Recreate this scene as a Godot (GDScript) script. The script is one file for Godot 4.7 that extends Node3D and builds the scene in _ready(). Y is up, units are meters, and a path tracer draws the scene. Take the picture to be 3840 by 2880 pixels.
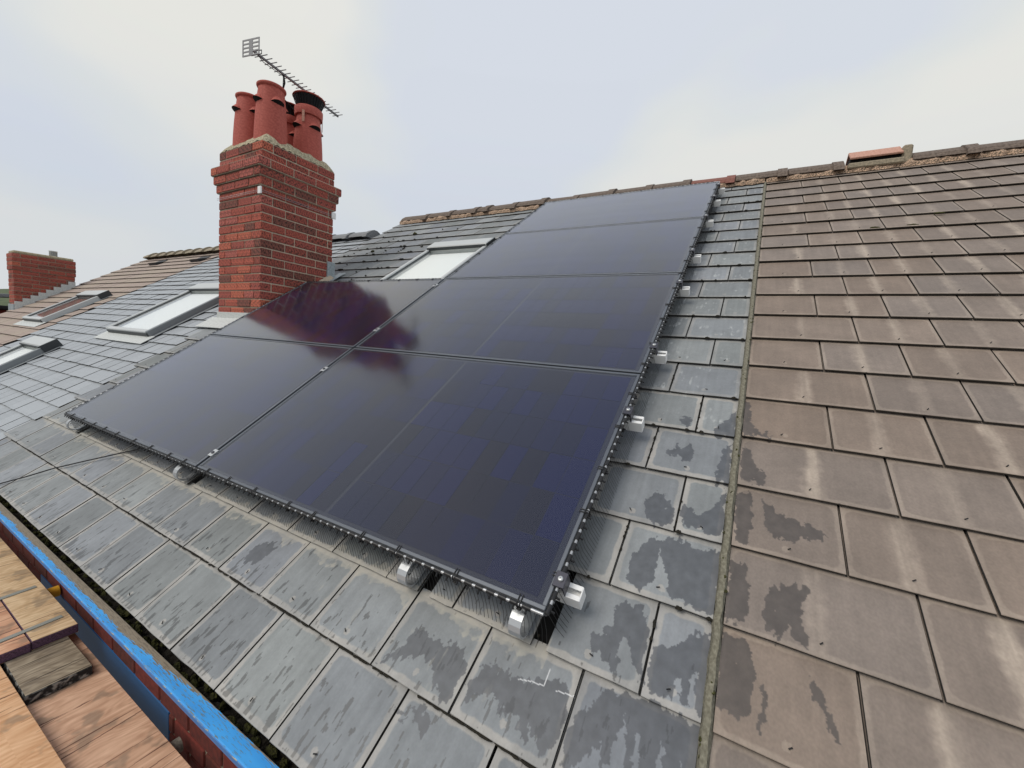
extends Node3D
# Solar panels on a slate roof, chimney and neighbouring roofs, seen from a scaffold at the eaves.
# Roof frame: u along the ridge, v up the slope, h out of the roof; panel glass lies at h = 0, slates at h = -0.12.

const PITCH := 0.5954
const SL := -0.12
const RIDGE_V := 4.45

const WET_GREY := [
	[1.901, 0.899, 1.923, 0.922, 1.952, 0.904, 1.945, 0.861, 1.914, 0.867],
	[2.022, 0.866, 2.063, 0.936, 2.094, 0.999, 2.100, 0.846, 2.040, 0.838],
	[1.892, 0.725, 1.914, 0.768, 1.939, 0.737, 1.952, 0.784, 1.978, 0.736, 1.977, 0.689, 1.955, 0.683, 1.932, 0.706, 1.901, 0.697],
	[2.092, 0.813, 2.068, 0.783, 2.061, 0.701, 2.051, 0.654, 2.058, 0.615, 2.096, 0.621],
	[1.860, 0.494, 1.886, 0.533, 1.916, 0.532, 1.953, 0.485, 1.959, 0.427, 1.926, 0.403, 1.884, 0.416],
	[1.967, 0.489, 1.999, 0.504, 2.017, 0.468, 2.058, 0.518, 2.084, 0.592, 2.090, 0.604, 2.097, 0.443, 2.070, 0.409, 2.042, 0.433, 1.990, 0.424],
	[1.870, 0.252, 1.874, 0.293, 1.914, 0.356, 1.983, 0.384, 2.024, 0.369, 2.096, 0.383, 2.104, 0.184, 2.049, 0.190, 1.990, 0.197, 1.961, 0.285, 1.940, 0.328, 1.941, 0.226, 1.913, 0.184, 1.877, 0.210],
	[1.866, 0.119, 1.890, 0.148, 1.927, 0.149, 1.952, 0.118, 1.971, -0.019, 1.953, -0.012, 1.920, 0.051, 1.898, 0.048, 1.911, -0.024, 1.885, -0.013, 1.839, 0.001, 1.829, 0.032, 1.872, 0.074],
	[1.980, 0.064, 2.019, 0.092, 2.048, 0.115, 2.095, 0.162, 2.101, 0.061, 2.102, -0.029, 2.085, -0.028, 2.073, 0.044, 2.061, 0.039, 2.071, -0.025, 2.054, -0.027, 2.044, 0.022, 2.037, 0.018, 2.039, -0.025, 1.979, -0.031, 1.978, 0.020],
	[1.847, -0.141, 1.871, -0.097, 1.909, -0.056, 1.965, -0.048, 2.022, -0.048, 2.094, -0.050, 2.108, -0.117, 2.105, -0.24, 2.083, -0.228, 2.070, -0.128, 2.050, -0.228, 2.028, -0.101, 2.018, -0.246, 1.981, -0.109, 1.977, -0.223, 1.950, -0.087, 1.928, -0.219, 1.915, -0.158, 1.869, -0.232, 1.849, -0.236, 1.841, -0.171],
	[1.361, -0.184, 1.361, -0.136, 1.394, -0.126, 1.428, -0.140, 1.478, -0.125, 1.530, -0.127, 1.557, -0.159, 1.560, -0.204, 1.552, -0.250, 1.520, -0.240, 1.463, -0.187, 1.422, -0.182, 1.376, -0.212, 1.321, -0.241],
	[1.578, -0.186, 1.595, -0.143, 1.617, -0.123, 1.670, -0.127, 1.719, -0.116, 1.741, -0.099, 1.793, -0.085, 1.821, -0.101, 1.828, -0.148, 1.821, -0.209, 1.804, -0.240, 1.761, -0.194, 1.764, -0.246, 1.716, -0.183, 1.698, -0.204, 1.641, -0.178, 1.611, -0.201, 1.592, -0.223],
	[1.469, -0.286, 1.489, -0.268, 1.536, -0.293, 1.534, -0.316, 1.496, -0.302],
	[1.429, -0.308, 1.442, -0.289, 1.470, -0.305, 1.449, -0.314],
	[0.56, -0.14, 0.62, -0.09, 0.66, -0.11, 0.64, -0.19, 0.58, -0.2],
]
const WET_BROWN := [
	[2.115, 1.062, 2.139, 1.060, 2.140, 0.940, 2.172, 0.895, 2.215, 0.869, 2.129, 0.860, 2.116, 0.895],
	[2.125, 0.810, 2.146, 0.815, 2.171, 0.710, 2.198, 0.696, 2.193, 0.635, 2.154, 0.653, 2.126, 0.665],
	[2.114, 0.601, 2.156, 0.614, 2.169, 0.518, 2.159, 0.423, 2.127, 0.413],
	[2.191, 0.596, 2.225, 0.562, 2.277, 0.536, 2.326, 0.532, 2.346, 0.503, 2.276, 0.479, 2.270, 0.454, 2.243, 0.460, 2.209, 0.480, 2.196, 0.526],
	[2.120, 0.359, 2.156, 0.369, 2.167, 0.303, 2.165, 0.202, 2.120, 0.180, 2.120, 0.274],
	[2.207, 0.292, 2.237, 0.329, 2.273, 0.343, 2.302, 0.341, 2.287, 0.303, 2.276, 0.269, 2.292, 0.192, 2.270, 0.193, 2.252, 0.230, 2.238, 0.196, 2.224, 0.191, 2.209, 0.196, 2.201, 0.240],
	[2.120, 0.163, 2.166, 0.168, 2.178, 0.134, 2.191, 0.098, 2.183, 0.024, 2.167, -0.005, 2.120, -0.004, 2.120, 0.071],
	[2.205, 0.075, 2.215, 0.051, 2.209, 0.001, 2.197, -0.013, 2.202, 0.032],
	[2.294, 0.132, 2.314, 0.108, 2.319, 0.071, 2.337, 0.049, 2.328, 0.033, 2.308, 0.079, 2.293, 0.094],
]

const CHALK := [[1.693, -0.126, 1.724, -0.118, 1.757, -0.114, 1.757, -0.096, 1.757, -0.075], [1.789, -0.111, 1.810, -0.108, 1.833, -0.105]]

var RB: Basis                     # columns: u, h, -v
var UP_S: Vector3
var OUT_N: Vector3
var rng := RandomNumberGenerator.new()
var M := {}
var names := {}
var NA: PackedByteArray           # tileable noise fields, 512 x 512
var NB: PackedByteArray
var NC: PackedByteArray
var mesh_cache := {}


class MB:
	var v := PackedVector3Array()
	var n := PackedVector3Array()
	var t := PackedVector2Array()
	# corners run counter-clockwise seen from outside
	func tri(a: Vector3, b: Vector3, c: Vector3, ta := Vector2.ZERO, tb := Vector2.ZERO, tc := Vector2.ZERO) -> void:
		var nn := (b - a).cross(c - a).normalized()
		v.append(a); v.append(c); v.append(b)
		n.append(nn); n.append(nn); n.append(nn)
		t.append(ta); t.append(tc); t.append(tb)
	func quad(a: Vector3, b: Vector3, c: Vector3, d: Vector3, ta := Vector2.ZERO, tb := Vector2(1, 0), tc := Vector2(1, 1), td := Vector2(0, 1)) -> void:
		tri(a, b, c, ta, tb, tc)
		tri(a, c, d, ta, tc, td)
	func stri(a: Vector3, b: Vector3, c: Vector3, na: Vector3, nb: Vector3, nc: Vector3) -> void:
		v.append(a); v.append(c); v.append(b)
		n.append(na); n.append(nc); n.append(nb)
		t.append(Vector2.ZERO); t.append(Vector2.ZERO); t.append(Vector2.ZERO)
	func squad(a: Vector3, b: Vector3, c: Vector3, d: Vector3, na: Vector3, nb: Vector3, nc: Vector3, nd: Vector3) -> void:
		stri(a, b, c, na, nb, nc)
		stri(a, c, d, na, nc, nd)
	func box(lo: Vector3, hi: Vector3, ch := 0.0, b := Basis.IDENTITY, o := Vector3.ZERO) -> void:
		# a box with chamfered edges
		var s := (hi - lo) * 0.5
		var m := (hi + lo) * 0.5
		var c: float = min(ch, min(s.x, min(s.y, s.z)) * 0.49)
		var ax := [Vector3(1, 0, 0), Vector3(0, 1, 0), Vector3(0, 0, 1)]
		for k in 3:
			for sg: float in [-1.0, 1.0]:
				var nn: Vector3 = ax[k] * sg
				var p: Vector3 = ax[(k + 1) % 3]
				var q: Vector3 = ax[(k + 2) % 3]
				if sg < 0.0:
					var w := p; p = q; q = w
				var sp: float = absf(s.dot(p)) - c
				var sq: float = absf(s.dot(q)) - c
				var cc := m + nn * absf(s.dot(ax[k]))
				quad(o + b * (cc - p * sp - q * sq), o + b * (cc + p * sp - q * sq), o + b * (cc + p * sp + q * sq), o + b * (cc - p * sp + q * sq))
		if c <= 0.0:
			return
		for k in 3:
			var e: Vector3 = ax[k]
			var p: Vector3 = ax[(k + 1) % 3]
			var q: Vector3 = ax[(k + 2) % 3]
			for sp: float in [-1.0, 1.0]:
				for sq: float in [-1.0, 1.0]:
					var base := m + p * sp * absf(s.dot(p)) + q * sq * absf(s.dot(q))
					var le: float = absf(s.dot(e)) - c
					var a1 := base - q * sq * c
					var b1 := base - p * sp * c
					var A := a1 - e * le
					var B := a1 + e * le
					var C := b1 + e * le
					var D := b1 - e * le
					if sp * sq < 0.0:
						quad(o + b * A, o + b * B, o + b * C, o + b * D)
					else:
						quad(o + b * D, o + b * C, o + b * B, o + b * A)
		for sx: float in [-1.0, 1.0]:
			for sy: float in [-1.0, 1.0]:
				for sz: float in [-1.0, 1.0]:
					var k := m + Vector3(s.x * sx, s.y * sy, s.z * sz)
					var A := k - Vector3(0, sy * c, sz * c)
					var B := k - Vector3(sx * c, 0, sz * c)
					var C := k - Vector3(sx * c, sy * c, 0)
					if sx * sy * sz > 0.0:
						tri(o + b * A, o + b * B, o + b * C)
					else:
						tri(o + b * A, o + b * C, o + b * B)
	func tube(pts: Array, r: float, seg := 8, caps := true) -> void:
		var rings := []
		var dirs := []
		var last_side := Vector3.ZERO
		for i in pts.size():
			var p: Vector3 = pts[i]
			var d: Vector3 = (pts[min(i + 1, pts.size() - 1)] - pts[max(i - 1, 0)]).normalized()
			var side := d.cross(Vector3(0.31, 0.95, 0.17)).normalized() if last_side == Vector3.ZERO else (last_side - d * last_side.dot(d)).normalized()
			last_side = side
			var up := d.cross(side)
			var ring := []
			var nr := []
			for k in seg:
				var a := TAU * k / seg
				var nn := side * cos(a) + up * sin(a)
				nr.append(nn)
				ring.append(p + nn * r)
			rings.append(ring)
			dirs.append(nr)
		for i in pts.size() - 1:
			for k in seg:
				var l := (k + 1) % seg
				squad(rings[i][k], rings[i][l], rings[i + 1][l], rings[i + 1][k], dirs[i][k], dirs[i][l], dirs[i + 1][l], dirs[i + 1][k])
		if caps:
			for k in range(1, seg - 1):
				tri(rings[0][0], rings[0][k + 1], rings[0][k])
				tri(rings[-1][0], rings[-1][k], rings[-1][k + 1])
	func lathe(prof: Array, seg := 28, o := Vector3.ZERO) -> void:
		for i in prof.size() - 1:
			var p: Vector2 = prof[i]
			var q: Vector2 = prof[i + 1]
			var tn := Vector2(q.y - p.y, p.x - q.x).normalized()
			var n0 := tn
			var n1 := tn
			if i > 0:
				var pp: Vector2 = prof[i - 1]
				var t0 := Vector2(p.y - pp.y, pp.x - p.x).normalized()
				if t0.dot(tn) > 0.6: n0 = (t0 + tn).normalized()
			if i + 2 < prof.size():
				var qq: Vector2 = prof[i + 2]
				var t1 := Vector2(qq.y - q.y, q.x - qq.x).normalized()
				if t1.dot(tn) > 0.6: n1 = (t1 + tn).normalized()
			for k in seg:
				var a := TAU * k / seg
				var b := TAU * (k + 1) / seg
				var da := Vector3(cos(a), 0, -sin(a))
				var db := Vector3(cos(b), 0, -sin(b))
				var A := o + da * p.x + Vector3(0, p.y, 0)
				var B := o + db * p.x + Vector3(0, p.y, 0)
				var C := o + db * q.x + Vector3(0, q.y, 0)
				var D := o + da * q.x + Vector3(0, q.y, 0)
				squad(A, B, C, D, da * n0.x + Vector3(0, n0.y, 0), db * n0.x + Vector3(0, n0.y, 0), db * n1.x + Vector3(0, n1.y, 0), da * n1.x + Vector3(0, n1.y, 0))
	func blob(o: Vector3, r: Vector3, rg: RandomNumberGenerator) -> void:
		# a lumpy low dome
		var rings := 3
		var seg := 7
		var grid := []
		for i in rings + 1:
			var row := []
			var f := PI * 0.5 * i / rings
			for k in seg:
				var a := TAU * k / seg
				var w := rg.randf_range(0.75, 1.2)
				row.append(o + Vector3(cos(a) * cos(f) * r.x, sin(f) * r.y, sin(a) * cos(f) * r.z) * w)
			grid.append(row)
		for i in rings:
			for k in seg:
				var l := (k + 1) % seg
				quad(grid[i][l], grid[i][k], grid[i + 1][k], grid[i + 1][l])
	func mesh(m: ArrayMesh = null) -> ArrayMesh:
		if m == null: m = ArrayMesh.new()
		var a := []
		a.resize(Mesh.ARRAY_MAX)
		a[Mesh.ARRAY_VERTEX] = v
		a[Mesh.ARRAY_NORMAL] = n
		a[Mesh.ARRAY_TEX_UV] = t
		m.add_surface_from_arrays(Mesh.PRIMITIVE_TRIANGLES, a)
		return m


# ---------------------------------------------------------------- naming and placing
func numbered(base: String, under: Node) -> String:
	var key := str(under.get_instance_id()) + base
	var k: int = names.get(key, 0)
	names[key] = k + 1
	return base if k == 0 else "%s_%03d" % [base, k]

func thing(called: String, label: String, category: String, at := Vector3.ZERO, b := Basis.IDENTITY, group := "") -> Node3D:
	var o := Node3D.new()
	o.name = numbered(called, self)
	add_child(o)
	o.transform = Transform3D(b, at)
	tag(o, label, category, group)
	return o

func tag(o: Node, label: String, category: String, group := "", kind := "") -> void:
	o.set_meta("label", label)
	o.set_meta("category", category)
	if group != "": o.set_meta("group", group)
	if kind != "": o.set_meta("kind", kind)

func part(under: Node, called: String, m: Mesh, mat: Material, x := Transform3D.IDENTITY, kind := "", label := "") -> MeshInstance3D:
	var o := MeshInstance3D.new()
	o.name = numbered(called, under)
	o.mesh = m
	if mat != null: o.material_override = mat
	under.add_child(o)
	o.transform = x
	if kind != "": o.set_meta("kind", kind)
	if label != "": o.set_meta("label", label)
	return o

func rp(u: float, v: float, h := SL) -> Vector3:
	return RB * Vector3(u, h, -v)

func at_(p: Vector3, b := Basis.IDENTITY) -> Transform3D:
	return Transform3D(b, p)


# ---------------------------------------------------------------- materials
func noise_bytes(sd: int, freq: float, oct := 4, type := FastNoiseLite.TYPE_SIMPLEX_SMOOTH, size := 512) -> PackedByteArray:
	var f := FastNoiseLite.new()
	f.seed = sd
	f.frequency = freq
	f.noise_type = type
	f.fractal_octaves = oct
	var im := f.get_seamless_image(size, size, false, false, 0.15, true)
	im.convert(Image.FORMAT_L8)
	return im.get_data()

func grain_tex(sd: int, freq: float, lo: Color, hi: Color, size := 256, oct := 5, mid := -1.0) -> ImageTexture:
	var d := noise_bytes(sd, freq, oct, FastNoiseLite.TYPE_SIMPLEX_SMOOTH, size)
	var out := PackedByteArray()
	out.resize(size * size * 3)
	for i in d.size():
		var f := d[i] / 255.0
		if mid >= 0.0:
			f = smoothstep(mid - 0.16, mid + 0.16, f)
		var c := lo.lerp(hi, f)
		out[i * 3] = int(clampf(c.r, 0, 1) * 255.0)
		out[i * 3 + 1] = int(clampf(c.g, 0, 1) * 255.0)
		out[i * 3 + 2] = int(clampf(c.b, 0, 1) * 255.0)
	return ImageTexture.create_from_image(Image.create_from_data(size, size, false, Image.FORMAT_RGB8, out))

func c8(r: int, g: int, b: int) -> Color:
	return Color(r / 255.0, g / 255.0, b / 255.0)

func mat(called: String, col: Color, rough := 0.8, metal := 0.0) -> StandardMaterial3D:
	var m := StandardMaterial3D.new()
	m.resource_name = called
	m.albedo_color = col
	m.roughness = rough
	m.metallic = metal
	return m

func grainy(called: String, sd: int, lo: Color, hi: Color, scale := 4.0, rough := 0.85, freq := 0.02, bump := 0.0, mid := -1.0, world := true, stretch := Vector3.ONE) -> StandardMaterial3D:
	var m := mat(called, Color.WHITE, rough)
	var t := grain_tex(sd, freq, lo, hi, 256, 5, mid)
	m.albedo_texture = t
	m.uv1_triplanar = true
	m.uv1_world_triplanar = world
	m.uv1_triplanar_sharpness = 6.0
	m.uv1_scale = Vector3(scale, scale, scale) * stretch
	if bump > 0.0:
		m.heightmap_enabled = true
		m.heightmap_texture = t
		m.heightmap_scale = bump
	return m


# ---------------------------------------------------------------- painted roof skins (stains, lime rims, wet patches)
var SKIN := {}

func skin_begin(called: String, u0: float, u1: float, v0: float, v1: float, w: int, h: int, base: Color) -> void:
	var c := PackedByteArray()
	c.resize(w * h * 3)
	var r := PackedByteArray()
	r.resize(w * h)
	r.fill(190)
	var br := int(base.r * 255)
	var bg := int(base.g * 255)
	var bb := int(base.b * 255)
	for i in w * h:
		c[i * 3] = br; c[i * 3 + 1] = bg; c[i * 3 + 2] = bb
	SKIN[called] = {"u0": u0, "u1": u1, "v0": v0, "v1": v1, "w": w, "h": h, "c": c, "r": r}

func skin_slate(c: PackedByteArray, r: PackedByteArray, k: Dictionary, su0: float, su1: float, sv0: float, sv1: float, base: Color, pale: Color, rim: float, rim_w: float, streak: float, wash: float, rivet: Vector2, dash: float, grit: float) -> void:
	var w: int = k.w
	var h: int = k.h
	var U0: float = k.u0
	var V1: float = k.v1
	var mx: float = (k.u1 - k.u0) / w
	var my: float = (k.v1 - k.v0) / h
	var x0 := maxi(0, int((su0 - U0) / mx))
	var x1 := mini(w - 1, int((su1 - U0) / mx))
	var y0 := maxi(0, int((V1 - sv1) / my))
	var y1 := mini(h - 1, int((V1 - sv0) / my))
	var R := 0.03
	var uc := (su0 + su1) * 0.5 + rng.randf_range(-0.01, 0.01)
	var ox := rng.randi() & 511
	var oy := rng.randi() & 511
	var br := base.r * 255.0
	var bg := base.g * 255.0
	var bb := base.b * 255.0
	var pr := pale.r * 255.0
	var pg := pale.g * 255.0
	var pb := pale.b * 255.0
	for y in range(y0, y1 + 1):
		var v := V1 - (y + 0.5) * my
		var dv: float = min(v - sv0, sv1 - v)
		for x in range(x0, x1 + 1):
			var u := U0 + (x + 0.5) * mx
			var du: float = min(u - su0, su1 - u)
			var d: float = min(du, dv)
			if du < R and dv < R:
				d = R - sqrt((R - du) * (R - du) + (R - dv) * (R - dv))
			var na := NA[(((y + oy) * 2) & 511) * 512 + (((x + ox) * 2) & 511)] * 0.00392
			var nb := NB[((y + oy) & 511) * 512 + ((x + ox) & 511)] * 0.00392
			var ns := NA[(((y + oy) >> 3) & 511) * 512 + (((x + ox) * 3) & 511)] * 0.00392
			var e := d + (na - 0.5) * 0.007
			var rr := Vector2(u - rivet.x, (v - rivet.y) * 0.85).length() + (na - 0.5) * 0.008
			var f: float = clampf((rim_w - e) / 0.0035, 0.0, 1.0) * rim * (0.7 + 0.6 * nb)
			if rr < 0.009:
				f = max(f, rim)
			var g := 1.0 + (na - 0.5) * 0.06 + (nb - 0.5) * 0.11 + (ns - 0.5) * streak
			g += (NC[((y * 5 + oy) & 511) * 512 + ((x * 7 + ox) & 511)] * 0.00392 - 0.5) * grit
			var rough := 185.0
			if wash > 0.0:
				var q: float = absf(u - uc + (nb - 0.5) * 0.012) / (0.018 + 0.014 * nb)
				var ww: float = wash * clampf(1.25 - q + (na - 0.5) * 0.5, 0.0, 1.0) * (0.75 + 0.5 * (ns - 0.5))
				f = max(f, ww)
			if dash > 0.0:
				var nd := NC[(((y + oy) >> 1) & 511) * 512 + (((x + ox) * 2) & 511)] * 0.00392
				if nd > 0.91 - dash * (0.2 + 0.28 * clampf(1.0 - (v - sv0) / 0.14, 0.0, 1.0)) and d > 0.004:
					g *= 0.68
					rough = 110.0
			var i := (y * w + x)
			c[i * 3] = int(clampf((br + (pr - br) * f) * g, 0.0, 255.0))
			c[i * 3 + 1] = int(clampf((bg + (pg - bg) * f) * g, 0.0, 255.0))
			c[i * 3 + 2] = int(clampf((bb + (pb - bb) * f) * g, 0.0, 255.0))
			r[i] = int(rough)

func skin_wet(c: PackedByteArray, r: PackedByteArray, k: Dictionary, polys: Array, mul: Color) -> void:
	var w: int = k.w
	var h: int = k.h
	var mx: float = (k.u1 - k.u0) / w
	var my: float = (k.v1 - k.v0) / h
	for pl: Array in polys:
		var pts := PackedVector2Array()
		var lo := Vector2(9, 9)
		var hi := Vector2(-9, -9)
		for i in pl.size() / 2:
			var p := Vector2(pl[i * 2], pl[i * 2 + 1])
			pts.append(p)
			lo = lo.min(p)
			hi = hi.max(p)
		var x0 := maxi(0, int((lo.x - 0.02 - k.u0) / mx))
		var x1 := mini(w - 1, int((hi.x + 0.02 - k.u0) / mx))
		var y0 := maxi(0, int((k.v1 - hi.y - 0.02) / my))
		var y1 := mini(h - 1, int((k.v1 - lo.y + 0.02) / my))
		for y in range(y0, y1 + 1):
			for x in range(x0, x1 + 1):
				var n1 := NA[((y * 2) & 511) * 512 + ((x * 2) & 511)] * 0.00392 - 0.5
				var n2 := NA[((y * 2 + 200) & 511) * 512 + ((x * 3 + 77) & 511)] * 0.00392 - 0.5
				var n3 := NC[((y) & 511) * 512 + ((x * 2) & 511)] * 0.00392
				var p := Vector2(k.u0 + (x + 0.5) * mx + n1 * 0.02, k.v1 - (y + 0.5) * my + n2 * 0.04)
				if n3 < 0.9 and Geometry2D.is_point_in_polygon(p, pts):
					var i := y * w + x
					c[i * 3] = int((c[i * 3] * 0.5 + mul.r * 127.5) * (0.66 + n1 * 0.12))
					c[i * 3 + 1] = int((c[i * 3 + 1] * 0.5 + mul.g * 127.5) * (0.66 + n1 * 0.12))
					c[i * 3 + 2] = int((c[i * 3 + 2] * 0.5 + mul.b * 127.5) * (0.66 + n1 * 0.12))
					r[i] = 120

# pale lime bloom: along the course under the panels, and smeared down the slates right of them; scratched chalk marks
func skin_bloom(c: PackedByteArray, k: Dictionary) -> void:
	var w: int = k.w
	var h: int = k.h
	var mx: float = (k.u1 - k.u0) / w
	var my: float = (k.v1 - k.v0) / h
	for a: Array in [[-2.35, 1.74, -0.14, 0.02, 0], [1.72, 2.09, 0.9, 4.3, 1], [0.9, 1.74, -0.25, -0.04, 2]]:
		var x0 := int((a[0] - k.u0) / mx)
		var x1 := int((a[1] - k.u0) / mx)
		var y0 := int((k.v1 - a[3]) / my)
		var y1 := int((k.v1 - a[2]) / my)
		for y in range(y0, y1):
			var v: float = k.v1 - (y + 0.5) * my
			for x in range(x0, x1):
				var na := NA[((y * 2 + 90) & 511) * 512 + ((x * 2) & 511)] * 0.00392
				var nb := NB[((y * 2) & 511) * 512 + ((x * 2 + 40) & 511)] * 0.00392
				var nc := NC[((y >> 1) & 511) * 512 + ((x * 2 + 11) & 511)] * 0.00392
				var f := 0.0
				var col := Vector3(186, 180, 166)
				if a[4] == 0:
					f = clampf((0.012 + 0.05 * nb * nb + 0.03 * (na - 0.5) - absf(v + 0.047)) / 0.006, 0.0, 1.0) * (0.2 + 0.42 * na)
				elif a[4] == 1:
					f = clampf((nc * 0.6 + nb * 0.6 - 0.76) * 7.0, 0.0, 1.0) * 0.6 * na
					col = Vector3(212, 215, 212)
				else:
					f = clampf((nc * 0.7 + nb * 0.5 - 0.80) * 7.0, 0.0, 1.0) * 0.45 * na
				if f > 0.0:
					var i := (y * w + x) * 3
					c[i] = int(lerpf(c[i], col.x, f)); c[i + 1] = int(lerpf(c[i + 1], col.y, f)); c[i + 2] = int(lerpf(c[i + 2], col.z, f))
	for l: Array in CHALK:
		for q in l.size() / 2 - 1:
			var p0 := Vector2(l[q * 2], l[q * 2 + 1])
			var p1 := Vector2(l[q * 2 + 2], l[q * 2 + 3])
			var n := int(p0.distance_to(p1) / 0.0012)
			for i in n:
				var p := p0.lerp(p1, float(i) / n) + Vector2(rng.randf_range(-0.0006, 0.0006), 0)
				var j := (int((k.v1 - p.y) / my) * w + int((p.x - k.u0) / mx)) * 3
				var cover := rng.randf_range(0.45, 0.85)
				for z in 3:
					c[j + z] = int(lerpf(c[j + z], 228.0, cover))

func skin_material(called: String, k: Dictionary, c: PackedByteArray, r: PackedByteArray) -> StandardMaterial3D:
	var m := mat(called, Color.WHITE, 1.0)
	m.albedo_texture = ImageTexture.create_from_image(Image.create_from_data(k.w, k.h, false, Image.FORMAT_RGB8, c))
	m.roughness_texture = ImageTexture.create_from_image(Image.create_from_data(k.w, k.h, false, Image.FORMAT_L8, r))
	m.roughness_texture_channel = BaseMaterial3D.TEXTURE_CHANNEL_RED
	return m


# ---------------------------------------------------------------- slates and tiles
# one slate in roof axes (x = u, y = h, z = -v); its lower end stands proud of the course below
func slate_mesh(u0: float, u1: float, v0: float, length: float, top_h: float, fall: float, thick: float, k: Dictionary, jit := 0.0015, face: Material = null) -> ArrayMesh:
	var b := MB.new()
	var g := MB.new()
	var low := []
	var nseg := 4
	for i in nseg + 1:
		var f := float(i) / nseg
		var e := jit if i > 0 and i < nseg else jit * 0.6
		low.append(Vector3(lerpf(u0, u1, f), top_h + rng.randf_range(-jit, jit) * 0.4, -(v0 + rng.randf_range(-e, e))))
	var v1 := v0 + length
	var hi_l := Vector3(u0 + rng.randf_range(-jit, jit), top_h - fall * length, -v1)
	var hi_r := Vector3(u1 + rng.randf_range(-jit, jit), top_h - fall * length, -v1)
	var dn := Vector3(0, -thick, 0)
	var uv := func(p: Vector3) -> Vector2:
		return Vector2((p.x - k.u0) / (k.u1 - k.u0), (k.v1 + p.z) / (k.v1 - k.v0))
	var bev := Vector3(0, -0.0012, 0.0012)
	for i in nseg:
		var a: Vector3 = low[i]
		var c: Vector3 = low[i + 1]
		var d := hi_l.lerp(hi_r, float(i + 1) / nseg)
		var e2 := hi_l.lerp(hi_r, float(i) / nseg)
		b.quad(a, c, d, e2, uv.call(a), uv.call(c), uv.call(d), uv.call(e2))
		b.quad(a + bev, c + bev, c, a, uv.call(a), uv.call(c), uv.call(c), uv.call(a))
		g.quad(a + dn, c + dn, c + bev, a + bev)
	var l0: Vector3 = low[0]
	var r0: Vector3 = low[nseg]
	g.quad(hi_l + dn, l0 + dn, l0, hi_l)
	g.quad(r0 + dn, hi_r + dn, hi_r, r0)
	var m := b.mesh()
	g.mesh(m)
	m.surface_set_material(0, face)
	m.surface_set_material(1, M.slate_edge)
	return m

func box_mesh(lo: Vector3, hi: Vector3, ch := 0.0) -> ArrayMesh:
	var b := MB.new()
	b.box(lo, hi, ch)
	return b.mesh()

# a closed body of a house under a pitched roof: walls, gables and the boarding that carries the slates
func house_body(o: Node3D, u0: float, u1: float, ridge_v: float, wall: Material, boarding: Material) -> MeshInstance3D:
	var base := o.position
	var g := -7.0
	var zf := 0.2
	var ridge := rp(0, ridge_v, SL - 0.045)
	var eave := rp(0, -0.47, SL - 0.045)
	var zb := 2.0 * ridge.z - zf
	var w := MB.new()
	var top_f := eave.y + (zf - eave.z) * -tan(PITCH) - 0.06
	var f := func(u: float, y: float, z: float) -> Vector3: return Vector3(u, y, z) - base
	w.quad(f.call(u0, g, zf), f.call(u1, g, zf), f.call(u1, top_f, zf), f.call(u0, top_f, zf))
	w.quad(f.call(u1, g, zb), f.call(u0, g, zb), f.call(u0, top_f, zb), f.call(u1, top_f, zb))
	for s in 2:
		var u := u0 + 0.03 if s == 0 else u1 - 0.03
		var a: Vector3 = f.call(u, g, zf)
		var b: Vector3 = f.call(u, g, zb)
		var c: Vector3 = f.call(u, top_f, zb)
		var d: Vector3 = f.call(u, ridge.y - 0.06, ridge.z)
		var e: Vector3 = f.call(u, top_f, zf)
		if s == 0:
			w.quad(b, a, e, c); w.tri(e, d, c)
		else:
			w.quad(a, b, c, e); w.tri(c, d, e)
	part(o, "wall", w.mesh(), wall)
	var r := MB.new()
	var back := Vector3(0, eave.y, 2.0 * ridge.z - eave.z)
	r.quad(f.call(u0, eave.y, eave.z), f.call(u1, eave.y, eave.z), f.call(u1, ridge.y, ridge.z), f.call(u0, ridge.y, ridge.z))
	r.quad(f.call(u1, back.y, back.z), f.call(u0, back.y, back.z), f.call(u0, ridge.y, ridge.z), f.call(u1, ridge.y, ridge.z))
	return part(o, "roof", r.mesh(), boarding)

# an angled ridge tile with a raised collar at its right-hand end, in axes x along the ridge
func ridge_tile_mesh(length: float, collar := true) -> ArrayMesh:
	var key := "ridge%.3f%s" % [length, collar]
	if mesh_cache.has(key):
		return mesh_cache[key]
	var b := MB.new()
	var prof := func(s: float) -> Array:
		return [Vector2(-0.135, -0.072), Vector2(-0.115, -0.035), Vector2(-0.05, 0.012), Vector2(-0.02, 0.024), Vector2(0.02, 0.024), Vector2(0.05, 0.012), Vector2(0.115, -0.035), Vector2(0.135, -0.072)].map(func(p: Vector2) -> Vector2: return p * s)
	var runs := [[0.0, length, 1.0]]
	if collar:
		runs = [[0.0, length - 0.06, 1.0], [length - 0.075, length, 1.32]]
	for r: Array in runs:
		var p: Array = prof.call(r[2])
		for i in p.size() - 1:
			var a: Vector2 = p[i]
			var c: Vector2 = p[i + 1]
			b.quad(Vector3(r[0], c.y, -c.x), Vector3(r[0], a.y, -a.x), Vector3(r[1], a.y, -a.x), Vector3(r[1], c.y, -c.x))
		for e in 2:
			for i in p.size() - 1:
				var a: Vector2 = p[i]
				var c: Vector2 = p[i + 1]
				var x: float = r[e]
				var m := Vector3(x, -0.09, 0)
				if e == 0:
					b.tri(m, Vector3(x, a.y, -a.x), Vector3(x, c.y, -c.x))
				else:
					b.tri(m, Vector3(x, c.y, -c.x), Vector3(x, a.y, -a.x))
	mesh_cache[key] = b.mesh()
	return mesh_cache[key]

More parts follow.
